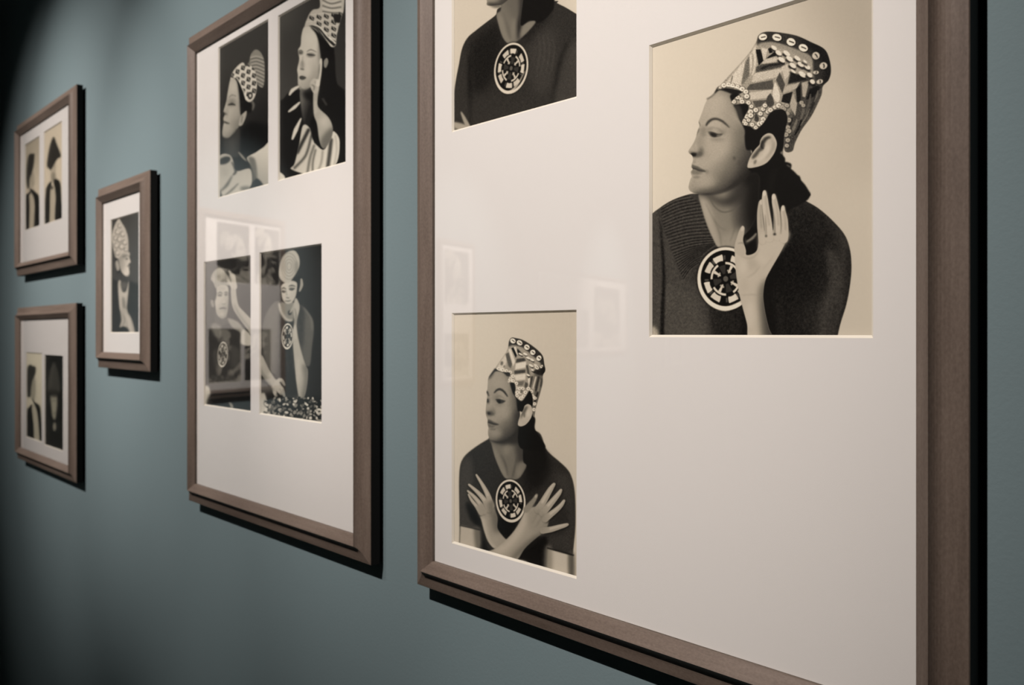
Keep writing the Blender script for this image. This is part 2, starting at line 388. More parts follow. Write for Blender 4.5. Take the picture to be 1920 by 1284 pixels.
    c.f([(370, 512), (394, 508), (424, 520), (430, 540), (404, 546), (382, 536)], 34, .8)
    c.l([(348, 500), (372, 504), (404, 514), (446, 524), (492, 518)], [4, 8, 9, 7, 3], 46, .7, .9)
    c.e(452, 536, 18, 7, 128, .1, .7, .8)
    c.l([(372, 556), (420, 572), (470, 556)], [4, 7, 3], 134, 1.2, .8)
    # lips
    c.f([(192, 812), (214, 822), (246, 832), (290, 856), (328, 878), (270, 874), (226, 858), (194, 852)], 96, .9, .95)
    c.f([(192, 862), (226, 866), (270, 878), (300, 884), (262, 908), (222, 912), (188, 900)], 122, 1.4, .9)
    c.l([(194, 848), (226, 856), (266, 872), (326, 880)], [8, 12, 12, 7], 44, .7)
    c.blot([(236, 936, 40, 16, 128, .7), (338, 884, 22, 26, 128, .6), (214, 786, 16, 22, 150, .7)])
    c.e(600, 752, 14, 16, 70, 0, 1.2, .7); c.e(648, 800, 18, 22, 72, 0, 2, .5); c.e(460, 850, 30, 24, 150, 0, 2.5, .5)
    c.dim(.91); c.grain(1.6, 1.1)
    c.free()
    c.l([(200, 1088), (320, 1100), (450, 1084), (560, 1040), (660, 970), (735, 880), (756, 800)], [4, 16, 26, 34, 40, 44, 30], 40, 1.3, .8)
    c.l([(420, 118), (392, 152), (340, 182)], [10, 10, 16], 60, 1.1, .6)
    # ---- dark hair under the hat
    c.f([(410, 128), (452, 62), (540, 74), (640, 92), (690, 120), (600, 140), (520, 112), (458, 98)], 24, .8)
    c.f([(560, 150), (640, 130), (760, 250), (800, 300), (1000, 280), (1100, 290), (1120, 420), (1100, 560), (1064, 700), (1090, 760), (1086, 840),
         (1150, 860), (1204, 910), (1240, 960), (1240, 1200), (900, 1200), (840, 920), (740, 860), (770, 690), (716, 668), (700, 560), (700, 480), (650, 380), (620, 290), (590, 236)], 18, .9)
    c.f([(600, 240), (660, 260), (690, 400), (640, 370), (612, 300)], 70, 2, .6)
    c.e(1057, 700, 13, 13, 120, 0, .7, .9); c.l([(1110, 820), (1136, 836)], 14, 96, .8, .8)
    c.l([(1000, 860), (960, 960), (940, 1080)], [30, 50, 40], 30, 4, .5)
    # ---- ear
    ear = [(726, 838), (734, 790), (760, 728), (800, 668), (842, 622), (850, 582), (876, 540), (924, 512), (968, 522), (1000, 570), (1010, 622), (992, 690),
           (960, 744), (914, 796), (862, 824), (806, 840), (752, 848)]
    c.f(ear, 176, .6); c.hold(ear, .6)
    c.f([(862, 602), (884, 560), (930, 540), (956, 556), (920, 572), (892, 612), (884, 650), (860, 640)], 52, 1.2)
    c.f([(770, 740), (806, 690), (850, 640), (890, 620), (880, 670), (846, 690), (820, 730), (780, 760)], 72, 1.4)
    c.f([(900, 640), (936, 620), (944, 680), (910, 730), (860, 770), (830, 790), (820, 760), (870, 720)], 190, 2, .9)
    c.l([(962, 570), (976, 630), (950, 700), (900, 760)], [10, 20, 18, 8], 138, 1.6, .8)
    c.blot([(800, 790, 16, 30, 100, .8, .5), (760, 812, 30, 26, 190, .8), (986, 640, 16, 60, 150, .6)])
    c.l([(870, 590), (862, 640), (880, 660)], [14, 20, 8], 34, .8)
    c.free()
    hat_big(c, 1280, 40, 5.837)
    # ---- medallion and hand
    c.v(1280, 330, 4.142)
    medallion(c, 334, 798, 220, 246, 0., 214, 14, .1, .1)
    c.l([(148, 700), (128, 800), (150, 900), (220, 990), (330, 1032), (440, 990)], [8, 14, 22, 30, 34, 24], 222, .7, .9)
    # forearm + palm
    arm = [(520, 1270), (500, 1150), (468, 1030), (440, 920), (420, 800), (408, 690), (404, 600), (412, 545), (440, 530), (474, 536), (490, 575), (496, 612), (545, 604),
           (578, 572), (590, 500), (600, 440), (700, 420), (800, 430), (822, 450), (800, 512), (742, 626), (690, 716), (646, 800), (628, 880), (626, 960), (644, 1080), (668, 1180), (690, 1270)]
    c.f([(470, 1270), (480, 1010), (440, 900), (700, 700), (800, 560), (760, 760), (700, 900), (720, 1270)], 14, 3, .7)
    c.f(arm, 176, .6); c.hold(arm, .6)
    c.f([(600, 860), (660, 800), (700, 900), (700, 1280), (620, 1280), (600, 1100), (590, 960)], 96, 5, .9)
    c.f([(640, 960), (720, 900), (760, 1280), (664, 1280), (640, 1120)], 50, 5, .8)
    c.blot([(540, 680, 70, 60, 160, .8), (470, 700, 40, 70, 186, .8), (620, 640, 60, 60, 186, .7), (520, 1080, 46, 130, 190, .7), (740, 560, 40, 60, 184, .7), (480, 850, 40, 60, 168, .6)])
    c.l([(450, 620), (520, 640), (570, 610), (600, 560)], [5, 7, 7, 3], 140, 1.2, .8)
    c.l([(600, 700), (560, 750), (500, 790)], [3, 6, 3], 138, 1.3, .8)
    c.l([(740, 540), (690, 640), (620, 730)], [3, 6, 3], 150, 1.4, .7)
    c.l([(450, 926), (540, 920), (610, 930)], [3, 6, 3], 142, 1.2, .8)
    c.l([(610, 500), (700, 470), (800, 480)], [8, 8, 8], 164, 1.5, .6)
    c.free()
    # thumb
    c.f([(404, 590), (404, 540), (420, 480), (440, 420), (462, 386), (480, 400), (478, 440), (470, 500), (486, 560), (488, 600), (450, 620)], 168, .6)
    c.l([(478, 530), (462, 518), (430, 524)], [5, 7, 4], 110, 1, .8); c.e(464, 410, 10, 20, 186, .3, .6)
    c.f([(482, 470), (500, 500), (540, 480), (576, 440), (572, 470), (540, 500), (490, 530)], 60, 1.2, .8)
    c.l([(500, 508), (540, 482), (570, 448)], [12, 20, 12], 126, .8, .9)
    # fingers
    for (pts, w, t) in (([(618, 500), (606, 400), (600, 290), (606, 210), (614, 190)], [58, 54, 44, 34, 20], 168),
                        ([(672, 480), (664, 380), (650, 280), (638, 180), (636, 122)], [66, 62, 56, 48, 26], 182),
                        ([(736, 470), (736, 380), (730, 290), (714, 200), (708, 150)], [64, 60, 52, 44, 28], 182),
                        ([(786, 490), (792, 420), (790, 340), (780, 280), (780, 238)], [64, 60, 52, 42, 24], 178)):
        c.l([(x + 5, y + 3) for x, y in pts], [q + 8 for q in w], 60, 1, .7)
        c.l(pts, w, t, .55)
        c.l([(x + w[-1] * .3, y) for x, y in pts[1:]], [q * .22 for q in w[1:]], t - 34, 1.2, .8)
        c.e(pts[-1][0] - 2, pts[-1][1] + 14, w[-1] * .5, 20, 200, 0, .6, .9)
    c.f([(590, 520), (620, 440), (820, 430), (800, 520), (720, 620), (620, 640)], 178, 3, .9)
    c.l([(640, 300), (646, 380), (648, 470)], [3, 8, 5], 104, .9, .9); c.l([(700, 250), (712, 350), (716, 450)], [3, 9, 6], 84, .9, .9)
    c.l([(758, 290), (766, 380), (762, 450)], [3, 7, 4], 110, .9, .9)
    c.e(648, 466, 8, 9, 60, 0, .7, .8); c.e(714, 452, 12, 9, 40, 0, .7, .9)
    c.v(0, 0, 1); c.grain(.7, .9)
    return c

def hat_big(c, ox, oy, sc):
    c.v(ox, oy, sc)
    out = [(385, 748), (402, 712), (500, 600), (600, 492), (720, 355), (800, 232), (826, 158), (880, 120), (960, 112), (1100, 128), (1250, 158), (1400, 226), (1545, 300),
           (1600, 400), (1622, 540), (1596, 640), (1534, 708), (1520, 800), (1468, 920), (1400, 1050), (1300, 1190), (1230, 1330), (1200, 1420), (1120, 1420), (1110, 1290), (1130, 1160), (1150, 1080), (1128, 990),
           (1060, 955), (960, 1000), (900, 1090), (804, 1185), (738, 1150), (650, 1122), (690, 1020), (722, 950), (690, 900), (535, 912), (560, 850), (650, 775), (570, 742), (480, 730)]
    c.f(out, 150, .5); c.hold(out, .5)
    c.f([(1250, 640), (1640, 620), (1560, 900), (1330, 1260), (1220, 1440), (1090, 1440), (1110, 1200), (1180, 1000), (1240, 820)], 74, 4, .9)
    # left panels
    c.p([(430, 720), (740, 350), (760, 420), (640, 700)], 186, 1)
    c.p([(686, 440), (732, 370), (735, 590), (655, 690), (640, 690)], 112, .8); c.p([(540, 620), (640, 470), (630, 680)], 188, .6); c.l([(545, 600), (530, 660)], 14, 120, .6)
    c.p([(740, 370), (800, 250), (815, 470), (770, 590), (735, 600)], 190, .7); c.l([(765, 360), (770, 480), (745, 590)], 16, 140, .7); c.l([(800, 330), (815, 420), (805, 520)], 14, 150, .7)
    c.p([(800, 308), (852, 308), (884, 428), (832, 484)], 38, .5)
    c.p([(862, 290), (930, 300), (905, 410), (885, 425)], 184, .5)
    c.p([(910, 410), (1010, 330), (1020, 375), (960, 395)], 26, .5); c.p([(935, 300), (960, 290), (985, 340), (950, 350)], 30, .5)
    c.p([(862, 470), (905, 415), (1030, 390), (1070, 440)], 176, .6)
    c.p([(805, 500), (862, 470), (1120, 440), (1085, 500), (880, 545), (800, 560)], 84, .7); c.l([(860, 515), (960, 480), (1060, 470)], 22, 52, .8)
    c.p([(770, 592), (800, 565), (1080, 515), (1110, 500), (1060, 605), (755, 668)], 178, .6); c.grain(6, .5)
    c.p([(700, 735), (735, 690), (985, 640), (1000, 745), (720, 752)], 92, .6)
    c.p([(715, 782), (975, 748), (955, 832), (745, 858)], 180, .6)
    c.p([(765, 872), (925, 858), (862, 930), (800, 945)], 92, .6)
    c.p([(1062, 556), (1120, 690), (1092, 790), (1022, 640)], 86, .6); c.p([(1080, 500), (1150, 470), (1180, 560), (1120, 650)], 178, .6)
    c.f([(1012, 662), (1064, 800), (1046, 890), (982, 822)], 192, .5, 1, 2); c.f([(960, 785), (1002, 900), (952, 942), (908, 880)], 82, .5, 1, 2)
    c.p([(1115, 722), (1285, 662), (1245, 735), (1095, 785)], 164, .6); c.p([(1100, 802), (1205, 768), (1172, 905), (1080, 880)], 50, .6)
    c.p([(1210, 790), (1252, 900), (1232, 1035), (1168, 920)], 160, .6); c.p([(1240, 742), (1290, 690), (1295, 900), (1252, 880)], 46, .6)
    c.p([(1302, 672), (1385, 650), (1342, 832), (1312, 822)], 158, .6); c.p([(1180, 560), (1260, 580), (1380, 640), (1280, 655), (1150, 690)], 50, .8)
    c.p([(1390, 745), (1480, 700), (1510, 720), (1440, 820), (1350, 860)], 40, .8)
    for (x, y, x2, y2, t, w) in ((1330, 900, 1290, 1080, 110, 30), (1400, 800, 1350, 1000, 96, 26), (1450, 830, 1380, 1000, 60, 30), (1250, 1080, 1170, 1250, 120, 34), (1300, 1080, 1230, 1240, 44, 26),
                                 (1390, 960, 1290, 1140, 120, 14), (1480, 760, 1440, 880, 110, 20), (1200, 1060, 1140, 1180, 44, 22), (1500, 800, 1420, 980, 90, 12)):
        c.l([(x, y), ((x + x2) / 2 + 8, (y + y2) / 2), (x2, y2)], [w * .6, w, w * .5], t, .6, .9)
    # crown band with cowries
    c.f([(815, 258), (834, 150), (960, 106), (1250, 150), (1560, 296), (1640, 480), (1612, 640), (1530, 712), (1436, 600), (1424, 470), (1385, 372), (1200, 292), (1000, 232), (860, 236)], 66, 1.2)
    c.f([(1250, 150), (1400, 220), (1560, 290), (1640, 480), (1600, 660), (1540, 700), (1560, 560), (1500, 400), (1400, 300)], 34, 5, .9)
    c.f([(840, 250), (1000, 232), (1200, 292), (1385, 380), (1420, 470), (1360, 430), (1180, 330), (1000, 268), (870, 274)], 140, 1.4, .95)
    for q in ((878, 172, 46, 36, -.2), (1032, 176, 52, 38, .25), (1186, 226, 50, 42, .35), (1320, 290, 52, 40, .4), (1458, 376, 42, 42, .9), (1540, 486, 38, 44, 1.3), (1458, 560, 20, 34, 1.5), (1500, 660, 26, 38, 1.3)):
        cowrie(c, *q, lt=216 if q[0] < 1400 else 180)
    for q in ((1000, 290, 36, 20), (1050, 345, 40, 24), (1084, 420, 44, 24), (1138, 350, 44, 22), (1172, 410, 46, 24), (1205, 482, 42, 24), (1256, 405, 40, 20), (1292, 470, 40, 22), (1310, 580, 48, 26), (1365, 500, 34, 22),
              (1390, 588, 34, 22), (1210, 545, 34, 12), (1420, 660, 30, 24), (1340, 440, 24, 12)):
        c.l([(q[0] - 34, q[1] + 12), (q[0] + 20, q[1] + 42)], q[3] * 1.4, 42, .7, .85)
        c.e(q[0], q[1], q[2], q[3], 202, .65, .5)
    # bead lace along the lower edge
    pts = [(410, 718), (450, 700), (500, 690), (545, 700), (600, 715), (650, 740), (690, 770), (600, 830), (560, 880), (640, 850), (700, 820), (650, 880), (720, 890), (752, 930), (742, 990), (700, 1040), (668, 1090), (690, 1120), (720, 1080), (744, 1030),
           (800, 970), (760, 1130), (800, 1160), (840, 1120), (880, 1070), (850, 1010), (880, 960), (930, 990), (870, 1110), (960, 970), (900, 920), (1010, 940), (1050, 920), (1090, 940), (1140, 920), (1110, 960), (1150, 1010), (1160, 1080), (1150, 1160), (1300, 890), (1320, 920), (1160, 1200), (1130, 1240), (1150, 1300), (1140, 1360)]
    for i, (x, y) in enumerate(pts):
        r = 22 + (i * 7) % 9
        c.e(x + 4, y + 5, r * 1.25, r * 1.2, 64, 0, .4, .7)
        c.e(x, y, r, r * .9, 206 if x < 1080 else 160, 0, .4); c.e(x + 3, y + 1, r * .38, r * .3, 120, 0, .4, .8)
    c.l([(470, 705), (560, 715), (640, 748)], [10, 16, 10], 214, .5)
    c.f([(800, 1000), (835, 1060), (820, 1100), (785, 1080)], 78, .6, 1, 2)
    c.punch(1.28); c.grain(6, .5)
    c.free()
# ---------------------------------------------------------------- print: same hat, hands crossed on the chest
def knit(c, n, box, dx, dy, tone, w, a):
    for _ in range(n):
        x, y = box[0] + c.rs.rand() * (box[2] - box[0]), box[1] + c.rs.rand() * (box[3] - box[1])
        c.l([(x, y), (x + dx, y + dy)], w, tone, .5, a)

def hat_small(c):                                       # view: (890, 610, 5.58)
    out = [(222, 452), (232, 420), (280, 350), (330, 278), (350, 220), (360, 160), (388, 128), (430, 132), (500, 150), (580, 196), (660, 258), (712, 320), (728, 400), (738, 470),
           (714, 520), (712, 600), (690, 690), (664, 780), (640, 860), (622, 960), (604, 900), (612, 800), (600, 720), (570, 676), (536, 726), (486, 780), (436, 752), (420, 700), (440, 640), (410, 600), (346, 592), (372, 520), (360, 490), (290, 486)]
    c.f(out, 150, .45); c.hold(out, .45)
    c.f([(620, 520), (760, 480), (700, 760), (620, 980), (590, 900), (600, 720)], 96, 2.5, .85)
    c.f([(230, 455), (330, 290), (350, 300), (300, 480)], 186, 1)
    c.p([(322, 300), (356, 280), (392, 400), (376, 450), (352, 420)], 96, .8); c.p([(352, 250), (376, 240), (425, 380), (402, 430), (388, 380)], 196, .6)
    c.p([(384, 238), (406, 230), (442, 310), (430, 340)], 30, .5); c.p([(408, 228), (430, 220), (456, 300), (444, 310)], 196, .5); c.p([(446, 240), (500, 300), (462, 312), (444, 270)], 40, .6)
    c.e(284, 396, 14, 22, 110, .2, .8); c.e(310, 430, 10, 14, 120, .2, .8)
    c.p([(440, 350), (520, 340), (536, 370), (430, 392)], 78, .6); c.p([(430, 398), (540, 378), (536, 440), (420, 462)], 198, .6)
    c.p([(414, 474), (532, 462), (530, 494), (416, 510)], 80, .6); c.p([(412, 520), (536, 504), (530, 566), (430, 576)], 194, .6)
    c.p([(536, 420), (556, 410), (586, 560), (566, 570)], 84, .6); c.p([(556, 560), (580, 540), (590, 640), (566, 650)], 196, .5)
    c.p([(440, 590), (520, 580), (500, 630), (450, 630)], 110, .8); c.p([(530, 590), (560, 610), (545, 670), (520, 640)], 88, .8)
    for q in ((480, 300, 24, 10), (530, 300, 24, 12), (560, 340, 24, 12), (600, 360, 24, 12), (590, 420, 26, 12), (640, 420, 24, 12), (660, 460, 22, 12), (610, 470, 22, 10), (560, 520, 20, 10)):
        c.e(q[0] + 4, q[1] + 14, q[2], 8, 56, .5, .5, .9); c.e(*q, 206, .5, .45)
    for (x, y, x2, y2, t, w) in ((600, 540, 580, 640, 70, 22), (640, 540, 610, 660, 196, 16), (670, 540, 640, 680, 60, 18), (690, 570, 660, 700, 150, 12), (620, 660, 606, 740, 150, 18), (660, 700, 630, 800, 50, 18), (700, 560, 690, 640, 60, 10)):
        c.l([(x, y), (x2, y2)], w, t, .6, .9)
    c.f([(350, 220), (362, 155), (390, 120), (500, 145), (660, 250), (730, 330), (746, 480), (700, 500), (690, 400), (600, 310), (500, 230), (400, 205)], 62, .9, .95)
    c.f([(620, 470), (740, 440), (740, 520), (640, 510)], 44, 1.2, .8)
    for q in ((400, 162, 30, 26), (470, 182, 32, 26), (546, 228, 30, 28), (608, 282, 28, 28), (672, 342, 26, 30), (650, 440, 26, 18), (700, 430, 12, 20)):
        cowrie(c, *q, .6, 212)
    for i, (x, y) in enumerate([(250, 455), (290, 465), (330, 476), (370, 490), (400, 530), (370, 560), (350, 580), (400, 580), (436, 606), (430, 650), (446, 700), (440, 735), (480, 760), (510, 740), (530, 700), (500, 660), (470, 660), (560, 660), (590, 690), (606, 740), (630, 760), (625, 820), (620, 880), (480, 700)]):
        c.e(x, y, 20, 18, 206, 0, .5, .95); c.e(x + 3, y, 7, 6, 110, 0, .4, .8)
    c.e(490, 690, 14, 22, 100, 0, .6, .9)
    c.punch(1.25); c.grain(4, .5); c.free()

def art_crossed_hands():
    c = Pic(838, 565, 1092, 1095, 2.8)
    c.v(0, 0, 1)
    c.g([(830, 550), (1100, 550), (1100, 1100), (830, 1100)], 202, 186, (850, 800), (1085, 780), .3, 1, False)
    # ---- body
    c.v(830, 820, 4.585)
    body = [(142, 1400), (142, 1330), (140, 1000), (146, 760), (144, 560), (142, 380), (150, 250), (176, 180), (220, 130), (300, 70), (385, 18), (440, -10), (700, -60), (830, -40), (880, 80), (920, 136),
            (990, 196), (1060, 260), (1100, 320), (1128, 420), (1140, 560), (1140, 760), (1128, 900), (1118, 1010), (1110, 1180), (1110, 1330), (1110, 1400), (600, 1420)]
    c.f(body, 40, .6); c.hold(body, .6)
    c.f([(150, 260), (240, 180), (260, 400), (220, 460), (240, 640), (300, 780), (140, 760)], 62, 4, .9)
    c.f([(950, 330), (1100, 340), (1130, 600), (1120, 980), (950, 940), (880, 860), (1000, 840), (1080, 760), (1060, 560)], 54, 5, .9)
    c.f([(700, 240), (860, 300), (760, 480), (700, 440)], 24, 5, .8)
    c.f([(200, 560), (300, 640), (340, 800), (380, 940), (440, 990), (320, 980), (320, 800), (240, 700)], 14, 2.5, .95)
    c.f([(470, 680), (640, 720), (560, 900), (440, 840)], 12, 4, .9)
    c.f([(620, 1060), (760, 930), (860, 850), (900, 900), (910, 1330), (700, 1330)], 14, 3, .95)
    c.grain(3.4, .5, (1, 2)); c.free()
    # upper arms
    c.p([(152, 752), (240, 774), (316, 792), (322, 900), (306, 1010), (140, 1010), (146, 880)], 178, .9)
    c.f([(270, 780), (330, 790), (330, 990), (290, 990)], 92, 2.5, .8); c.l([(150, 756), (240, 776), (318, 794)], 8, 22, .8)
    c.p([(906, 955), (1010, 985), (1116, 1014), (1108, 1260), (896, 1280), (898, 1080)], 188, .9)
    c.f([(880, 960), (940, 960), (930, 1260), (880, 1260)], 128, 3, .8); c.f([(1080, 1000), (1130, 1010), (1130, 1280), (1090, 1280)], 70, 2, .8); c.l([(900, 950), (1010, 980), (1124, 1012)], 10, 20, .8)
    # hair behind
    c.f([(660, -60), (790, -40), (836, 20), (868, 70), (884, 116), (890, 200), (860, 300), (780, 330), (720, 260), (694, 200), (660, 100)], 18, 1.2)
    c.f([(700, 100), (880, 120), (930, 260), (840, 420), (740, 380)], 22, 4, .8)
    c.f([(560, -60), (700, -120), (760, 40), (700, 120)], 24, .8)
    # neck
    neck = [(400, 0), (470, -20), (560, -40), (690, -60), (690, 60), (690, 200), (720, 240), (700, 290), (656, 350), (590, 366), (540, 350), (500, 290), (450, 170), (420, 60)]
    c.g(neck, 108, 44, (600, 100), (700, 80), .6); c.hold(neck, .6)
    c.f([(640, -60), (720, -60), (720, 200), (660, 260), (640, 140)], 62, 4, .9)
    c.f([(425, 60), (470, 120), (520, 240), (570, 340), (530, 350), (480, 260), (430, 130)], 128, 2.5, .9)
    c.f([(400, -10), (520, 20), (660, -60), (680, 30), (560, 70), (470, 50), (410, 20)], 44, 3, .95)
    c.f([(520, 80), (580, 60), (570, 140), (530, 150)], 130, 3, .7)
    c.l([(500, 150), (540, 230), (560, 330)], [6, 12, 8], 70, 1.5, .8); c.l([(640, 170), (620, 260), (600, 340)], [6, 16, 10], 72, 1.5, .8)
    c.f([(650, 220), (730, 220), (690, 310), (640, 340)], 134, 2.5, .7)
    c.free()
    # ---- head
    c.v(890, 610, 5.58)
    face = [(146, 548), (138, 600), (134, 660), (124, 700), (130, 740), (126, 800), (118, 860), (116, 920), (126, 960), (136, 990), (134, 1030), (144, 1070), (140, 1110), (146, 1160), (176, 1206), (250, 1216),
            (330, 1190), (400, 1140), (450, 1080), (470, 1000), (470, 900), (440, 800), (420, 700), (390, 600), (340, 510), (280, 480), (210, 476)]
    c.g(face, 156, 58, (300, 860), (470, 980), .5); c.hold(face, .5)
    c.g(face, 156, 60, (300, 960), (430, 1150), 3, .6)
    c.blot([(230, 590, 90, 80, 166, .8), (300, 720, 60, 60, 170, .6), (300, 900, 80, 90, 162, .8), (220, 1130, 80, 60, 158, .8), (160, 820, 26, 90, 168, .7)])
    c.f([(400, 640), (520, 700), (520, 1100), (400, 1240), (300, 1240), (380, 1120), (410, 960), (400, 800)], 88, 6, .95)
    c.f([(430, 900), (520, 900), (480, 1160), (330, 1250), (200, 1240), (320, 1190), (410, 1090)], 50, 4, .9)
    c.f([(300, 480), (420, 560), (440, 720), (400, 720), (360, 600)], 110, 3, .7)
    c.f([(150, 480), (210, 470), (180, 540), (140, 560)], 60, 1.5, .6)
    c.blot([(230, 760, 40, 50, 128, .8), (142, 790, 20, 40, 96, .9), (180, 900, 40, 50, 124, .7), (260, 830, 60, 20, 134, .6)])
    c.l([(122, 690), (134, 702), (148, 738)], [16, 18, 8], 46, .8, .9)
    c.l([(206, 704), (234, 676), (268, 668), (304, 690), (330, 722), (344, 744)], [12, 20, 22, 20, 16, 8], 42, .7, .95)
    c.l([(216, 770), (250, 736), (290, 750), (322, 784)], [3, 7, 7, 3], 112, .9, .8)
    c.f([(224, 782), (256, 776), (300, 786), (320, 792), (290, 814), (250, 816)], 52, .8, .95); c.f([(236, 784), (262, 780), (274, 800), (256, 814)], 22, .6)
    c.l([(220, 776), (256, 776), (320, 792)], [6, 10, 4], 28, .6)
    c.f([(124, 770), (142, 772), (148, 800), (128, 806)], 44, .8, .9)
    c.f([(124, 900), (150, 896), (184, 902), (206, 930), (170, 944), (134, 940)], 76, 1.6, .85); c.l([(196, 880), (212, 912), (200, 936)], [3, 7, 4], 86, 1, .7)
    c.f([(134, 912), (156, 908), (168, 926), (142, 934)], 36, .8, .9)
    c.f([(136, 986), (164, 990), (200, 1010), (250, 1036), (200, 1042), (140, 1024)], 76, .9, .95); c.f([(142, 1030), (180, 1044), (216, 1050), (190, 1070), (146, 1064)], 100, 1, .9)
    c.l([(138, 1012), (170, 1020), (210, 1034), (250, 1036)], [6, 10, 9, 5], 36, .6)
    c.blot([(190, 1086, 40, 12, 104, .7)])
    c.dim(.93); c.grain(1.2, 1); c.free()
    c.l([(160, 1200), (250, 1222), (340, 1196), (410, 1146), (460, 1080), (478, 1000)], [4, 16, 22, 30, 34, 24], 40, 1., .8)
    # hair
    c.f([(144, 548), (190, 478), (222, 448), (300, 470), (370, 490), (376, 530), (340, 530), (290, 490), (220, 480), (180, 514)], 32, .7, .95)
    c.f([(370, 590), (420, 610), (440, 740), (490, 790), (540, 730), (574, 680), (606, 730), (612, 820), (600, 900), (634, 980), (630, 1080), (690, 1180), (730, 1284), (480, 1284), (470, 1050), (590, 960), (480, 900), (450, 890), (430, 760), (396, 700)], 18, .8)
    ear = [(452, 1034), (470, 960), (510, 880), (524, 840), (560, 822), (596, 850), (604, 920), (576, 990), (530, 1040), (480, 1056)]
    c.f(ear, 172, .5); c.hold(ear, .5)
    c.f([(520, 860), (556, 846), (540, 900), (500, 950), (480, 980), (490, 920)], 84, 1.3, .9); c.blot([(560, 920, 24, 50, 190, .8), (480, 1030, 24, 24, 180, .8), (520, 940, 12, 30, 90, .7)]); c.free()
    hat_small(c)
    # ---- medallion and crossed hands
    c.v(830, 820, 4.585)
    medallion(c, 584, 546, 128, 186, -.1, 206, 14, .4, .1)
    # her right hand (left in the print)
    arm = [(296, 600), (330, 700), (356, 800), (390, 890), (440, 950), (500, 950), (560, 900), (520, 850), (470, 780), (470, 690), (440, 600), (430, 560), (380, 560)]
    c.f(arm, 150, .6); c.hold(arm, .6); c.f([(300, 600), (350, 640), (400, 860), (460, 950), (400, 960), (330, 760)], 182, 3, .9); c.f([(420, 640), (480, 640), (500, 800), (440, 800)], 92, 4, .8); c.blot([(440, 880, 60, 40, 160, .6)]); c.free()
    for pts, w in (([(420, 590), (390, 500), (350, 420), (290, 322)], [50, 44, 34, 16]), ([(400, 620), (360, 540), (300, 470), (226, 406)], [52, 44, 34, 18]), ([(360, 640), (320, 570), (270, 510), (216, 460)], [44, 40, 32, 16]), ([(330, 650), (290, 590), (250, 540), (222, 490)], [40, 32, 26, 14])):
        c.l([(x - 4, y + 7) for x, y in pts], [q + 4 for q in w], 30, .8, .8); c.l(pts, w, 162, .5); c.l([(x - 2, y - 4) for x, y in pts[1:]], [q * .4 for q in w[1:]], 188, .8, .8)
    c.f([(300, 610), (350, 560), (430, 560), (440, 620), (400, 680), (340, 690)], 148, 2.5, .85); c.f([(390, 570), (436, 540), (440, 640), (410, 680)], 104, 2.5, .7)
    # her left arm and hand (on top)
    arm = [(360, 985), (440, 960), (520, 900), (600, 820), (660, 730), (700, 650), (720, 590), (760, 600), (860, 590), (900, 640), (910, 720), (880, 800), (820, 850), (760, 900), (700, 960), (640, 1050), (560, 1050), (420, 1010)]
    c.f([(x + 14, y + 16) for x, y in arm], 14, 2, .7)
    c.f(arm, 150, .6); c.hold(arm, .6)
    c.f([(420, 970), (540, 900), (650, 760), (700, 640), (760, 620), (720, 740), (640, 880), (520, 990)], 186, 5, .85); c.f([(880, 740), (900, 830), (700, 980), (600, 1070), (600, 1020), (720, 900), (820, 820)], 92, 4, .85)
    c.blot([(800, 680, 60, 60, 150, .7), (850, 640, 40, 50, 132, .6)]); c.free()
    c.l([(720, 620), (760, 570), (790, 530), (808, 494)], [56, 46, 34, 22], 132, .6); c.e(802, 506, 10, 14, 164, .5, .6)
    for pts, w in (([(820, 620), (860, 560), (900, 490), (930, 440), (958, 402)], [66, 60, 52, 44, 26]), ([(860, 650), (910, 590), (960, 530), (1000, 480), (1018, 452)], [62, 56, 48, 38, 22]), ([(880, 700), (930, 660), (980, 620), (1020, 580), (1044, 544)], [60, 52, 44, 36, 22]), ([(860, 800), (930, 790), (1000, 770), (1050, 756), (1074, 748)], [56, 50, 42, 34, 22])):
        c.l([(x + 6, y + 8) for x, y in pts], [q + 6 for q in w], 26, .9, .8); c.l(pts, w, 154, .5); c.l([(x - 3, y - 5) for x, y in pts[1:]], [q * .4 for q in w[1:]], 184, .9, .85)
    c.f([(720, 640), (800, 600), (880, 640), (900, 740), (860, 830), (760, 800)], 140, 4, .8); c.l([(830, 620), (800, 680), (770, 740)], [6, 10, 4], 118, 1.3, .7); c.l([(870, 660), (830, 720), (800, 770)], [6, 10, 4], 112, 1.3, .7)
    c.f([(650, 1050), (720, 1064), (760, 1110), (690, 1110)], 140, 1.2)
    c.v(0, 0, 1); c.grain(.7, .9)
    return c

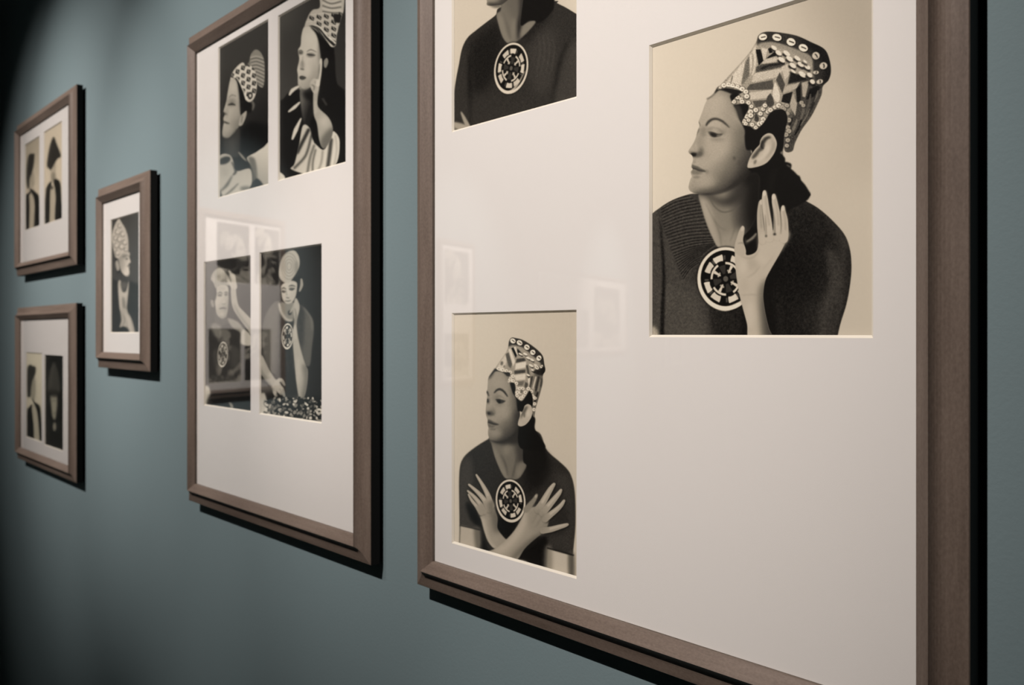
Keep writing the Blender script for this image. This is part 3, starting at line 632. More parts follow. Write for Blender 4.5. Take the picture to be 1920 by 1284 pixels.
# ---------------------------------------------------------------- print: jumper and medallion, head turned (upper left, cropped by the frame edge)
def art_turned_head():
    c = Pic(838, -200, 1092, 260, 2.4)
    c.v(0, 0, 1)
    c.g([(830, -220), (1100, -220), (1100, 270), (830, 270)], 190, 182, (850, 100), (1085, 80), .3, 1, False)
    c.f([(1030, -60), (1100, -60), (1100, 60), (1060, 20)], 194, 8, .8)
    c.v(830, 0, 4.937)
    body = [(60, 1400), (84, 1120), (96, 960), (120, 760), (150, 600), (180, 450), (230, 350), (310, 280), (400, 210), (490, 140), (560, 60), (1030, 10), (1060, 30), (1140, 70), (1240, 130), (1330, 176), (1430, 230), (1430, 1400)]
    c.f(body, 42, .6); c.hold(body, .6)
    c.f([(250, 420), (520, 200), (560, 420), (480, 700), (300, 900), (250, 700)], 22, 9, .9)
    c.f([(90, 1120), (130, 760), (200, 460), (240, 500), (230, 800), (240, 1200)], 46, 4, .8)
    c.l([(250, 500), (250, 800), (262, 1000), (250, 1180)], [20, 26, 30, 36], 18, 2.4, .9)
    c.f([(820, 420), (1000, 260), (1060, 500), (1000, 800), (900, 900), (830, 760)], 58, 10, .85)
    c.f([(720, 200), (1000, 120), (900, 260), (760, 400)], 26, 6, .8)
    c.l([(1150, 400), (1080, 600), (1050, 760), (1010, 980)], [20, 30, 30, 36], 22, 2.6, .9)
    c.f([(1180, 420), (1300, 400), (1300, 940), (1030, 960), (1090, 700)], 60, 5, .85)
    c.f([(280, 900), (560, 900), (900, 900), (980, 980), (280, 1200)], 46, 8, .8)
    for k in range(9):
        x = 860 + k * 22
        c.l([(x, 300 + k * 8), (x + 20, 460), (x - 10, 660)], 7, 74 if k % 2 else 38, 1.2, .5)
    c.grain(3, .6, (1, 2)); c.free()
    # dark hair mass
    c.f([(700, -900), (1000, -880), (1040, -300), (1034, 20), (1010, 110), (900, 210), (800, 190), (720, 260), (690, 120), (700, -200)], 16, .8)
    neck = [(500, 130), (540, 80), (520, -120), (760, -260), (740, 0), (726, 120), (720, 240), (800, 200), (860, 200), (810, 270), (740, 340), (690, 380), (640, 410), (590, 390), (550, 330), (516, 220)]
    c.f(neck, 104, .7); c.hold(neck, .7)
    c.f([(700, -100), (800, -100), (740, 200), (700, 380), (690, 250), (700, 100)], 26, 2.5, .95)
    c.f([(560, -40), (720, -40), (700, 160), (640, 160)], 88, 5, .8); c.f([(500, 140), (560, 160), (590, 300), (640, 400), (580, 390), (520, 260)], 118, 3, .9)
    c.f([(720, 340), (740, 250), (800, 200), (860, 200), (790, 290)], 118, 2, .8); c.l([(560, 120), (600, 250), (630, 360)], [8, 18, 10], 80, 2, .7); c.l([(660, 180), (650, 280), (650, 370)], [10, 20, 12], 122, 2, .7)
    c.free()
    face = [(400, -260), (380, -160), (400, -80), (396, -40), (410, 10), (408, 40), (430, 52), (500, 48), (560, 36), (660, -60), (720, -200), (700, -420), (600, -640), (480, -660), (420, -500)]
    c.f(face, 130, .6); c.hold(face, .6); c.f([(400, 70), (430, 30), (500, 20), (640, -120), (760, -200), (700, 40), (560, 90)], 54, 4, .95)
    c.f([(420, -300), (500, -320), (560, -200), (480, -60), (410, -80)], 150, 8, .8); c.l([(400, -70), (440, -64), (480, -58)], [8, 10, 6], 50, 1, .9); c.l([(480, -380), (520, -400), (580, -370)], [10, 16, 8], 40, 1, .9); c.free()
    c.f([(420, 30), (520, 40), (540, 70), (470, 70)], 40, 1.5, .6)
    c.f([(440, -620), (600, -1000), (860, -1040), (1010, -800), (960, -500), (760, -520), (600, -600)], 140, 1); c.hold([(440, -620), (600, -1000), (860, -1040), (1010, -800), (960, -500), (760, -520), (600, -600)])
    for k in range(9): c.l([(520 + k * 50, -960), (500 + k * 46, -560)], 20, 70 if k % 2 else 190, .8, .8)
    c.free()
    medallion(c, 634, 632, 156, 240, .18, 196, 18, .4, .09)
    c.l([(486, 700), (520, 800), (590, 856), (680, 800), (760, 660)], [6, 16, 20, 14, 6], 204, .8, .9)
    c.f([(60, 1140), (120, 1130), (200, 1150), (250, 1180), (250, 1300), (60, 1300)], 150, 1.2); c.l([(100, 1180), (150, 1210), (190, 1220)], [10, 14, 8], 70, 1.2, .8); c.l([(88, 1225), (120, 1200)], 12, 60, 1.2, .8)
    c.l([(172, 1040), (196, 1090), (220, 1140), (246, 1186)], [14, 32, 40, 36], 146, .8)
    c.v(0, 0, 1); c.grain(.7, .9)
    return c
# ---------------------------------------------------------------- four prints of the narrow frame
def woven(c, pts, dark, lt=200):                        # openwork cap: dark diamonds on a pale braid
    for x, y, w, h, r in pts: c.e(x, y, w, h, dark, r, .45, .95)

def lattice(c, o, u, v, ni, nj, dark, lt, k=.42):       # rows of dark lozenges between pale braids
    o, u, v = np.array(o, float), np.array(u, float), np.array(v, float)
    for j in range(nj):
        for i in range(ni):
            p = o + u * (i + (.5 if j % 2 else 0)) + v * j
            c.p([p - v * .52, p + u * k, p + v * .52, p - u * k], dark, .3, .92)
            c.l([p - v * .4 + u * .05, p + v * .3 + u * .05], np.hypot(*u) * .12, lt, .3, .6)
    for j in range(nj + 1):
        q = o + v * (j - .5); c.l([q - u, q + u * ni], np.hypot(*v) * .1, lt, .3, .5)

def art_arms_folded():
    c = Pic(402, 20, 512, 386, 3.6); c.v(400, 80, 4.28)
    c.g([(-20, -280), (500, -280), (500, 1400), (-20, 1400)], 54, 26, (60, 200), (330, 700), .3, 1, False)
    c.f([(280, 640), (480, 700), (480, 850), (330, 900), (240, 900), (180, 820)], 10, 3, .9); c.f([(-20, 740), (70, 760), (100, 920), (-20, 960)], 16, 4, .9)
    c.f([(80, 740), (140, 700), (210, 680), (206, 900), (130, 950), (90, 900)], 50, 2, .95); c.f([(120, 790), (170, 770), (170, 880), (130, 900)], 64, 3, .7)
    face = [(138, 290), (122, 360), (110, 430), (104, 470), (84, 540), (82, 556), (96, 570), (80, 606), (84, 640), (76, 680), (72, 730), (84, 760), (120, 764), (160, 730), (200, 680), (230, 620), (240, 560), (220, 430), (190, 320), (160, 280)]
    c.g(face, 160, 106, (120, 600), (230, 660), .5); c.hold(face, .5)
    c.blot([(160, 350, 40, 60, 172, .8), (150, 480, 40, 40, 104, .8), (180, 560, 40, 60, 150, .6), (110, 560, 16, 60, 140, .6), (120, 690, 40, 40, 160, .6)])
    c.f([(200, 300), (250, 400), (240, 560), (214, 520), (206, 400)], 60, 2, .8); c.l([(120, 500), (150, 492), (176, 502)], [8, 18, 6], 34, .7, .95); c.l([(126, 440), (150, 420), (184, 430)], [4, 8, 4], 88, .9, .8)
    c.l([(84, 634), (100, 640), (126, 650)], [10, 14, 6], 44, .7, .95); c.l([(86, 562), (104, 574)], 12, 70, .8, .8); c.l([(74, 755), (130, 770), (190, 700)], [6, 14, 16], 50, 1.4, .8); c.free()
    c.f([(196, 300), (230, 380), (270, 470), (320, 500), (300, 560), (250, 560), (220, 580), (214, 480), (206, 400)], 16, .8)
    c.f([(216, 600), (250, 556), (268, 550), (260, 600), (232, 660), (204, 664)], 152, .6); c.l([(232, 590), (226, 640)], 8, 84, .8, .7)
    c.f([(138, 292), (160, 230), (206, 176), (240, 160), (262, 190), (300, 150), (340, 220), (350, 340), (334, 430), (300, 474), (262, 460), (240, 390), (204, 310), (176, 280)], 186, .5)
    c.hold([(138, 292), (160, 230), (206, 176), (240, 160), (262, 190), (300, 150), (340, 220), (350, 340), (334, 430), (300, 474), (262, 460), (240, 390), (204, 310), (176, 280)])
    lattice(c, (150, 262), (44, -30), (22, 46), 5, 5, 34, 205); c.e(296, 425, 20, 30, 40, .1, .5); c.e(296, 425, 9, 14, 190, .1, .5)
    c.l([(172, 276), (206, 312), (240, 392), (264, 460)], 12, 205, .5); c.free()
    c.f([(290, 180), (296, 110), (322, 66), (350, 56), (384, 84), (406, 140), (412, 220), (408, 320), (390, 360), (350, 320), (340, 240), (310, 190)], 124, .6); c.hold([(290, 180), (296, 110), (322, 66), (350, 56), (384, 84), (406, 140), (412, 220), (408, 320), (390, 360), (350, 320), (340, 240), (310, 190)])
    for k in range(9): c.l([(300 + k * 4, 120 + k * 26), (350, 110 + k * 28), (410, 130 + k * 30)], 9, 164, .5, .75); c.l([(300 + k * 4, 133 + k * 26), (350, 124 + k * 28), (410, 144 + k * 30)], 7, 66, .5, .7)
    c.free(); c.l([(310, 470), (322, 500), (314, 540)], [12, 22, 10], 110, .8, .8)
    # sleeves and folded arms
    sl = [(270, 930), (300, 900), (340, 880), (400, 840), (470, 810), (470, 1200), (400, 1150), (350, 1100), (310, 1000)]
    c.g(sl, 190, 150, (400, 880), (380, 1130), .6); c.f([(280, 920), (330, 930), (350, 1020), (350, 1120), (310, 1120), (300, 1010)], 92, 1.6, .9)
    c.f([(350, 1090), (400, 1150), (330, 1170), (300, 1150)], 26, 1.2); c.l([(204, 880), (230, 910), (262, 950)], [10, 18, 14], 130, .8)
    c.f([(160, 920), (260, 950), (290, 1000), (200, 1010), (170, 970)], 22, 1.2)
    arm = [(20, 1000), (60, 900), (130, 900), (160, 950), (170, 1010), (200, 1030), (290, 1010), (310, 1080), (300, 1150), (240, 1200), (120, 1230), (60, 1270), (0, 1300)]
    c.g(arm, 158, 176, (80, 950), (240, 1150), .6); c.hold(arm, .6)
    c.e(90, 945, 50, 28, 36, -.4, 1.2); c.l([(150, 960), (180, 1030), (160, 1060)], [10, 20, 10], 44, 1, .9); c.l([(170, 980), (200, 1030)], 8, 170, .6)
    c.l([(150, 1070), (110, 1140), (60, 1190)], [8, 22, 10], 78, 1.4, .9); c.l([(200, 1130), (150, 1180), (90, 1230)], [8, 16, 10], 96, 1.2, .9); c.l([(40, 1180), (60, 1240), (70, 1270)], [20, 30, 30], 36, 1.4, .9); c.blot([(260, 1170, 60, 24, 92, .8), (90, 1040, 40, 50, 150, .7)])
    c.free(); c.v(0, 0, 1); c.grain(1, .7)
    return c

def art_cheek_on_hand():
    c = Pic(512, -80, 656, 350, 3.2); c.v(515, 0, 3.778)
    c.g([(-20, -320), (560, -320), (560, 1340), (-20, 1340)], 58, 44, (40, 300), (500, 300), .3, 1, False)
    c.f([(-20, -100), (200, -100), (120, 200), (-20, 160)], 76, 14, .7); c.f([(300, -320), (560, -320), (560, 100), (400, 100)], 40, 10, .7); c.f([(-20, 500), (120, 560), (60, 760), (-20, 740)], 60, 12, .7)
    c.f([(350, 300), (420, 360), (440, 580), (520, 720), (540, 1330), (60, 1330), (-20, 1200), (0, 780), (60, 700), (120, 640), (180, 640), (300, 700), (330, 500)], 18, 1)
    face = [(210, 190), (190, 250), (184, 320), (166, 356), (174, 420), (160, 490), (164, 530), (166, 600), (186, 640), (220, 640), (270, 600), (310, 520), (330, 420), (320, 320), (310, 230), (260, 190)]
    c.g(face, 182, 140, (220, 440), (320, 520), .5); c.hold(face, .5)
    c.blot([(250, 260, 50, 60, 190, .7), (196, 460, 20, 40, 120, .7), (184, 374, 22, 14, 60, .9), (256, 390, 36, 18, 84, .85), (230, 500, 30, 60, 184, .6), (320, 360, 20, 120, 120, .7)])
    c.l([(166, 366), (184, 356), (200, 366)], [4, 8, 4], 60, .6, .8); c.l([(228, 366), (256, 352), (294, 368)], [4, 8, 4], 84, .7, .8); c.l([(230, 384), (256, 388), (286, 392)], [6, 11, 5], 46, .6, .95)
    c.f([(174, 545), (194, 536), (224, 550), (200, 566), (180, 560)], 58, .7, .95); c.l([(186, 488), (204, 492)], 10, 74, .8, .9); c.l([(200, 400), (196, 450), (206, 480)], [4, 9, 5], 130, .9, .8); c.l([(170, 610), (210, 646), (270, 620)], [6, 14, 12], 90, 1.2, .8); c.free()
    c.f([(252, 190), (300, 220), (360, 290), (420, 340), (400, 420), (360, 520), (336, 480), (326, 400), (312, 300), (290, 236)], 16, .8); c.f([(350, 430), (370, 410), (380, 440), (364, 480), (350, 470)], 124, .7)
    hat = [(212, 190), (240, 110), (270, 70), (320, 50), (330, -60), (480, -80), (490, 60), (470, 130), (440, 250), (432, 320), (400, 330), (350, 260), (300, 196), (260, 180)]
    c.f(hat, 170, .5); c.hold(hat, .5)
    lattice(c, (262, 128), (52, -6), (26, 44), 5, 5, 26, 205, .36); c.f([(420, 100), (470, 110), (462, 160), (424, 150)], 30, .6)
    for k in range(6): c.l([(340, -20 + k * 20), (400, 10 + k * 16), (470, -10 + k * 20)], 7, 60 if k % 2 else 200, .5, .8)
    c.l([(270, 178), (320, 206), (370, 270), (420, 318)], 18, 34, .6); c.l([(264, 172), (320, 194), (376, 258), (432, 306)], 10, 206, .5); c.l([(262, 196), (316, 222), (364, 284), (404, 330)], 8, 190, .5); c.free()
    neck = [(180, 640), (240, 640), (290, 600), (300, 700), (300, 800), (250, 880), (210, 880), (190, 780)]
    c.g(neck, 96, 26, (190, 700), (260, 720), .8); c.f([(200, 650), (280, 640), (290, 720), (220, 700)], 18, 3, .9)
    # striped cape collar, sleeve
    for q, w in (([(106, 670), (126, 640), (166, 614)], [14, 26, 16]), ([(100, 790), (140, 760), (176, 726)], [12, 24, 12]), ([(126, 984), (150, 920), (186, 840)], [14, 30, 10])): c.l(q, w, 190, .7)
    sh = [(200, 890), (250, 910), (276, 1000), (290, 1020), (350, 1060), (400, 960), (420, 930), (460, 1000), (430, 1170), (280, 1240), (120, 1200), (140, 1160), (170, 1040)]
    c.g(sh, 176, 196, (200, 1000), (430, 1100), .6); c.hold(sh, .6)
    for q, w, t in (([(240, 920), (200, 1000), (160, 1080)], 24, 30), ([(260, 960), (220, 1100), (140, 1190)], 16, 60), ([(280, 1030), (250, 1120), (230, 1240)], 16, 90), ([(290, 1060), (270, 1150), (270, 1230)], 10, 60), ([(400, 990), (390, 1080), (374, 1200)], 26, 50), ([(340, 1070), (330, 1150), (300, 1230)], 14, 130), ([(430, 960), (440, 1060), (420, 1180)], 10, 150)): c.l(q, w, t, 1.2, .9)
    c.free()
    c.f([(260, 830), (300, 860), (330, 1000), (300, 1010), (260, 960)], 14, 1.2)
    # forearm, hand, finger along the temple
    c.f([(276, 640), (310, 620), (304, 700), (310, 760), (380, 830), (410, 900), (400, 980), (350, 1050), (318, 1000), (300, 880), (276, 800)], 152, .7); c.hold([(276, 640), (310, 620), (304, 700), (310, 760), (380, 830), (410, 900), (400, 980), (350, 1050), (318, 1000), (300, 880), (276, 800)], .6)
    c.f([(330, 980), (420, 900), (420, 1060), (340, 1070)], 84, 3, .8); c.blot([(350, 860, 40, 50, 176, .7), (290, 760, 14, 60, 170, .6)]); c.free()
    c.f([(250, 600), (270, 560), (300, 560), (316, 600), (306, 650), (276, 660)], 164, .7); c.l([(260, 600), (280, 612), (276, 640)], [5, 9, 5], 90, .8, .9); c.l([(288, 580), (300, 610)], 7, 100, .8, .8)
    c.l([(304, 600), (318, 520), (326, 450), (328, 420)], [30, 26, 22, 14], 184, .6); c.l([(306, 560), (314, 500), (318, 450)], [6, 10, 4], 70, .9, .8); c.l([(340, 700), (366, 740)], 14, 66, 1, .7)
    c.f([(-10, 1195), (40, 1220), (74, 1258), (60, 1330), (-10, 1330)], 196, .7); c.v(0, 0, 1); c.grain(1, .7)
    return c

def cap_round(c, pts, lt):
    c.f(pts, lt, .6); c.hold(pts, .6)

def art_hand_on_cap():
    c = Pic(374, 466, 478, 786, 3.6); c.v(376, 470, 4.14)
    c.g([(-20, -20), (440, -20), (440, 1320), (-20, 1320)], 48, 26, (60, 300), (360, 300), .3, 1, False)
    c.f([(60, 570), (200, 520), (320, 590), (340, 700), (300, 1060), (60, 1080), (20, 900), (20, 700)], 48, 1); c.f([(80, 580), (150, 560), (160, 680), (110, 660)], 130, 2, .8)
    knit(c, 90, (40, 640, 320, 1040), 2, 30, 70, 3, .35)
    c.f([(30, 660), (80, 620), (110, 740), (60, 1040), (20, 1040)], 46, 3, .8)
    c.f([(110, 460), (200, 500), (210, 560), (150, 580), (110, 540)], 70, 1.5)
    c.f([(212, 524), (290, 550), (330, 600), (380, 690), (390, 730), (310, 720), (310, 640), (240, 590)], 134, 1)
    c.f([(328, 610), (392, 660), (392, 732), (320, 720)], 176, .8)
    face = [(120, 290), (110, 370), (116, 440), (130, 500), (170, 528), (204, 500), (216, 430), (218, 350), (212, 280), (160, 262)]
    c.g(face, 172, 134, (150, 380), (214, 420), .5); c.hold(face, .5)
    c.blot([(160, 290, 50, 30, 150, .6), (150, 345, 22, 12, 64, .9), (198, 340, 16, 12, 60, .9), (180, 400, 14, 34, 168, .8), (165, 490, 34, 26, 170, .8)])
    c.l([(134, 330), (152, 322), (172, 332)], [5, 8, 4], 56, .6, .9); c.l([(184, 326), (200, 320), (212, 330)], [4, 8, 4], 56, .6, .9); c.l([(150, 450), (176, 444), (198, 450)], [8, 13, 6], 66, .6, .9); c.l([(170, 414), (190, 414)], 7, 90, .7, .8); c.free()
    c.e(92, 410, 14, 32, 124, -.2, .6); c.l([(108, 270), (114, 330), (110, 380)], [14, 22, 10], 26, .8)
    cap = [(80, 220), (90, 180), (120, 144), (160, 136), (200, 180), (230, 230), (220, 270), (160, 262), (116, 290), (100, 250)]
    c.f(cap, 150, .6); c.hold(cap, .6); c.blot([(140, 200, 20, 18, 100, .8), (100, 220, 14, 30, 170, .8), (180, 240, 40, 14, 110, .8), (160, 160, 30, 14, 166, .7)])
    for k in range(7): c.l([(90 + k * 20, 150), (100 + k * 20, 280)], 5, 108, .5, .5)
    c.free()
    # raised arm
    c.l([(258, 260), (256, 330), (272, 430), (320, 500), (390, 580), (420, 620)], [40, 44, 50, 64, 80, 90], 160, .6); c.l([(262, 420), (300, 500), (380, 600)], [10, 20, 20], 120, 1.4, .7)
    for q, w in (([(266, 280), (250, 220), (236, 180), (222, 158)], [40, 34, 24, 12]), ([(250, 280), (228, 250), (206, 224)], [30, 24, 12]), ([(262, 240), (262, 200), (250, 180)], [26, 20, 12])): c.l(q, w, 172, .55)
    c.l([(244, 230), (232, 200)], 5, 90, .7, .8)
    medallion(c, 172, 805, 40, 100, .06, 196, 22, .2, .12)
    c.f([(30, 1060), (70, 1066), (84, 1200), (60, 1240), (20, 1240)], 190, 1.2); c.f([(80, 1110), (240, 1100), (420, 1100), (420, 1290), (80, 1240)], 16, 2, .9); c.l([(224, 1180), (240, 1200), (250, 1240)], [10, 24, 16], 140, .8)
    c.v(0, 0, 1); c.grain(1, .7)
    return c

def art_chin_on_hand():
    c = Pic(478, 446, 612, 806, 3.2); c.v(480, 450, 3.668)
    c.g([(-20, -20), (500, -20), (500, 1300), (-20, 1300)], 34, 30, (40, 300), (420, 300), .3, 1, False)
    body = [(40, 640), (56, 540), (90, 470), (140, 420), (200, 430), (280, 440), (330, 460), (370, 510), (394, 560), (396, 640), (384, 740), (370, 860), (330, 880), (330, 1060), (160, 1060), (150, 940), (100, 900), (60, 820)]
    c.f(body, 78, .8); c.hold(body, .8)
    c.f([(160, 500), (260, 560), (270, 800), (300, 1060), (150, 1060), (150, 800)], 30, 3, .9); c.f([(280, 470), (330, 470), (330, 700), (300, 740)], 36, 3, .8); c.f([(340, 560), (396, 560), (370, 860), (330, 860)], 84, 4, .7); c.f([(60, 540), (130, 430), (160, 600), (120, 880), (70, 800)], 92, 5, .7)
    knit(c, 160, (70, 450, 390, 900), 2, 26, 104, 3, .3)
    c.l([(330, 470), (376, 530), (390, 620)], [8, 14, 8], 116, 1.5, .6); c.free()
    c.f([(170, 440), (200, 420), (270, 440), (258, 540), (226, 560), (190, 520)], 120, .8); c.l([(160, 440), (176, 500), (210, 546), (246, 552)], [16, 20, 20, 12], 160, .8); c.e(232, 500, 12, 16, 26, 0, .8)
    c.f([(158, 250), (200, 280), (290, 250), (320, 270), (300, 380), (270, 400), (200, 430), (172, 400), (164, 330)], 22, .8)
    face = [(176, 310), (174, 360), (184, 410), (210, 436), (246, 430), (272, 390), (282, 330), (278, 290), (230, 280)]
    c.g(face, 178, 162, (180, 340), (280, 360), .5); c.hold(face, .5); c.blot([(222, 350, 20, 40, 178, .8), (186, 352, 16, 10, 70, .9), (244, 334, 22, 10, 70, .9)])
    c.l([(176, 336), (190, 328), (206, 338)], [4, 8, 4], 44, .6, .9); c.l([(226, 318), (246, 312), (270, 318)], [4, 9, 4], 44, .6, .9); c.l([(180, 354), (192, 358), (206, 352)], [5, 8, 5], 40, .5, .9); c.l([(230, 340), (248, 342), (266, 332)], [5, 9, 5], 40, .5, .9)
    c.l([(210, 396), (226, 398)], 8, 84, .6, .8); c.l([(200, 418), (222, 420), (240, 414)], [5, 9, 4], 70, .6, .8); c.l([(206, 350), (212, 380)], 6, 120, .8, .8); c.free()
    c.l([(300, 350), (314, 310), (312, 270)], [12, 22, 14], 140, .6)
    cap = [(160, 250), (160, 190), (180, 120), (220, 80), (264, 72), (294, 110), (300, 170), (280, 220), (262, 250), (230, 290), (190, 290)]
    c.f(cap, 162, .6); c.hold(cap, .6)
    for r in (60, 46, 32, 18): c.l([(228 + r * .9 * math.cos(t), 180 + r * 1.5 * math.sin(t)) for t in np.linspace(0, 6.2, 16)], 6, 112, .6, .6)
    c.blot([(180, 240, 24, 40, 168, .6), (280, 190, 16, 60, 116, .7)]); c.free()
    medallion(c, 216, 662, 40, 90, .04, 206, 20, .3, .12)
    c.f([(250, 650), (264, 560), (256, 470), (270, 400), (290, 420), (300, 470), (280, 560), (284, 640), (310, 760), (340, 860), (356, 900), (350, 1000), (330, 1080), (300, 1090), (280, 1000), (262, 820)], 158, .7)
    c.hold([(250, 650), (264, 560), (256, 470), (270, 400), (290, 420), (300, 470), (280, 560), (284, 640), (310, 760), (340, 860), (356, 900), (350, 1000), (330, 1080), (300, 1090), (280, 1000), (262, 820)], .6)
    c.f([(320, 860), (370, 880), (350, 1080), (310, 1090), (330, 960)], 96, 3, .8); c.blot([(290, 900, 18, 120, 176, .6), (270, 640, 14, 60, 176, .6)]); c.l([(266, 470), (276, 520), (268, 580)], [4, 9, 4], 96, .9, .8); c.free(); c.l([(232, 500), (252, 470), (262, 440)], [8, 14, 8], 150, .6)
    # resting arm and hand
    c.l([(20, 820), (60, 900), (110, 970), (150, 1000)], [70, 64, 56, 46], 156, .7); c.l([(10, 860), (60, 940), (110, 1010)], [20, 18, 14], 116, 1.4, .7)
    for q in ([(140, 980), (170, 960), (196, 996)], [(140, 1000), (176, 1020), (196, 1076)], [(130, 1010), (160, 1040), (176, 1060)], [(120, 1010), (130, 1050), (140, 1076)]): c.l(q, [30, 26, 12], 164, .6); c.l([(q[1][0] + 8, q[1][1] + 8), q[2]], 4, 60, .6, .7)
    # leaves on the table
    c.g([(-20, 1040), (60, 1050), (100, 1180), (110, 1240), (-20, 1240)], 170, 196, (20, 1060), (60, 1220), 1, 1, False)
    c.f([(56, 1120), (110, 1080), (300, 1090), (460, 1080), (500, 1300), (120, 1240), (100, 1180)], 22, 1.2); c.f([(-20, 970), (100, 1010), (110, 1040), (-20, 1050)], 80, 2, .8)
    rs = np.random.RandomState(5)
    for k in range(330):
        x = 60 + rs.rand() * 400; y = 1085 + rs.rand() * 190; w = 6 + rs.rand() * 9
        c.e(x, y, w, w * (.4 + .4 * rs.rand()), (205, 130, 16, 170, 12, 90)[k % 6], rs.rand() * 3.1, .4, .95)
    c.v(0, 0, 1); c.grain(1, .7)
    return c

# ---------------------------------------------------------------- single print of the small frame
def art_pointed_cap():
    c = Pic(200, 385, 272, 632, 4.4); c.v(195, 390, 5.136)
    c.g([(-20, -40), (440, -40), (440, 1300), (-20, 1300)], 50, 60, (60, 300), (320, 300), .3, 1, False)
    c.f([(60, 740), (130, 700), (230, 700), (300, 720), (420, 800), (420, 1300), (40, 1300)], 28, 1.5); c.f([(140, 620), (220, 660), (226, 740), (160, 770), (136, 720)], 52, 1.2)
    c.f([(136, 720), (160, 700), (180, 800), (210, 800), (226, 740), (240, 700), (236, 800), (220, 960), (226, 1000), (160, 1000), (140, 860)], 160, 1); c.f([(176, 860), (200, 880), (210, 980), (180, 960)], 96, 1.6, .8); c.f([(160, 720), (222, 720), (206, 790), (180, 800)], 76, 1.5)
    face = [(130, 470), (160, 440), (230, 420), (250, 440), (244, 470), (256, 520), (236, 540), (246, 565), (240, 580), (246, 620), (232, 656), (200, 650), (160, 600), (140, 560)]
    c.g(face, 130, 180, (150, 520), (236, 560), .6); c.hold(face, .6); c.blot([(196, 470, 26, 16, 110, .8), (170, 560, 30, 60, 138, .6), (234, 560, 14, 10, 80, .9), (220, 490, 14, 10, 60, .8)]); c.l([(180, 468), (210, 456), (240, 462)], [5, 9, 4], 84, .7, .8); c.l([(204, 660), (240, 650)], 10, 70, 1, .7); c.free()
    c.f([(104, 480), (132, 490), (150, 560), (160, 610), (130, 620), (108, 540)], 20, .9); c.f([(108, 530), (128, 500), (150, 560), (146, 600), (124, 600)], 140, .8)
    cap = [(100, 440), (84, 360), (76, 270), (90, 200), (120, 130), (146, 102), (170, 140), (206, 200), (230, 280), (236, 370), (228, 430), (180, 440), (140, 480), (116, 480)]
    c.f(cap, 158, .7); c.hold(cap, .7)
    for (x, y, r) in ((130, 230, 22), (180, 250, 22), (150, 300, 24), (200, 330, 22), (110, 290, 18), (120, 360, 22), (170, 370, 24), (150, 170, 18), (130, 430, 22), (210, 400, 16)): c.l([(x + r * math.cos(t), y + r * 1.2 * math.sin(t)) for t in np.linspace(.5, 4.6, 8)], 9, 100, .7, .8); c.e(x, y, r * .4, r * .5, 184, 0, .6, .7)
    c.free()
    c.f([(160, 1000), (190, 960), (240, 1020), (270, 1080), (296, 1180), (300, 1260), (240, 1260), (230, 1180), (190, 1140), (150, 1150), (166, 1080)], 146, 1); c.l([(180, 1020), (200, 1080), (180, 1130)], [5, 9, 5], 100, 1, .8); c.l([(210, 1020), (240, 1090), (256, 1200)], [8, 20, 20], 176, 1.4, .7)
    c.f([(160, 1160), (230, 1160), (240, 1260), (140, 1260)], 20, 1.5); c.v(0, 0, 1); c.grain(1, .7)
    return c

# ---------------------------------------------------------------- the two small pairs
def coat_figure(c, bx, dark):                           # open dark coat over a pale shirt
    c.f(bx[0], dark, .8); c.f(bx[1], dark, .8); c.f(bx[2], 150, .9)

def art_profile_tall_hat():
    c = Pic(40, 240, 82, 440, 5); c.v(36, 210, 5.58)
    c.g([(-20, 100), (300, 100), (300, 1320), (-20, 1320)], 142, 176, (140, 330), (150, 900), .3, 1, False)
    c.f([(112, 640), (150, 640), (160, 740), (140, 790), (120, 780)], 140, 1.2); c.f([(100, 780), (140, 790), (170, 840), (130, 880), (90, 860)], 150, 1.5)
    c.f([(92, 480), (110, 440), (150, 436), (160, 450), (150, 560), (130, 640), (110, 700), (104, 790), (84, 790), (74, 680), (80, 560)], 40, 1)
    coat_figure(c, ([(66, 900), (96, 850), (120, 830), (112, 960), (104, 1250), (56, 1250)], [(112, 800), (170, 840), (204, 880), (214, 1000), (220, 1220), (150, 1220), (160, 1000), (150, 900)], [(104, 870), (140, 870), (156, 1000), (150, 1220), (108, 1240), (112, 1000)]), 24)
    c.v(0, 0, 1); c.grain(1, .8); return c

def art_wide_brim_hat():
    c = Pic(76, 208, 124, 426, 5); c.v(36, 210, 5.58)
    c.g([(200, 0), (520, 0), (520, 1250), (200, 1250)], 168, 172, (300, 200), (420, 700), .3, 1, False)
    c.f([(336, 560), (384, 530), (380, 640), (370, 700), (336, 700), (330, 640)], 146, 1.2); c.f([(340, 640), (376, 640), (380, 720), (336, 730)], 110, 1.5, .8)
    c.f([(290, 560), (304, 440), (324, 340), (348, 276), (368, 264), (390, 330), (430, 430), (432, 470), (400, 490), (370, 540), (330, 606), (312, 590)], 38, 1)
    coat_figure(c, ([(276, 860), (290, 780), (336, 730), (324, 900), (318, 1150), (262, 1166)], [(360, 720), (400, 706), (430, 750), (440, 900), (448, 1110), (370, 1120), (380, 900)], [(330, 790), (370, 780), (374, 1000), (366, 1126), (322, 1140), (326, 960)]), 24); c.e(340, 790, 16, 20, 40, 0, 1, .8)
    c.v(0, 0, 1); c.grain(1, .8); return c

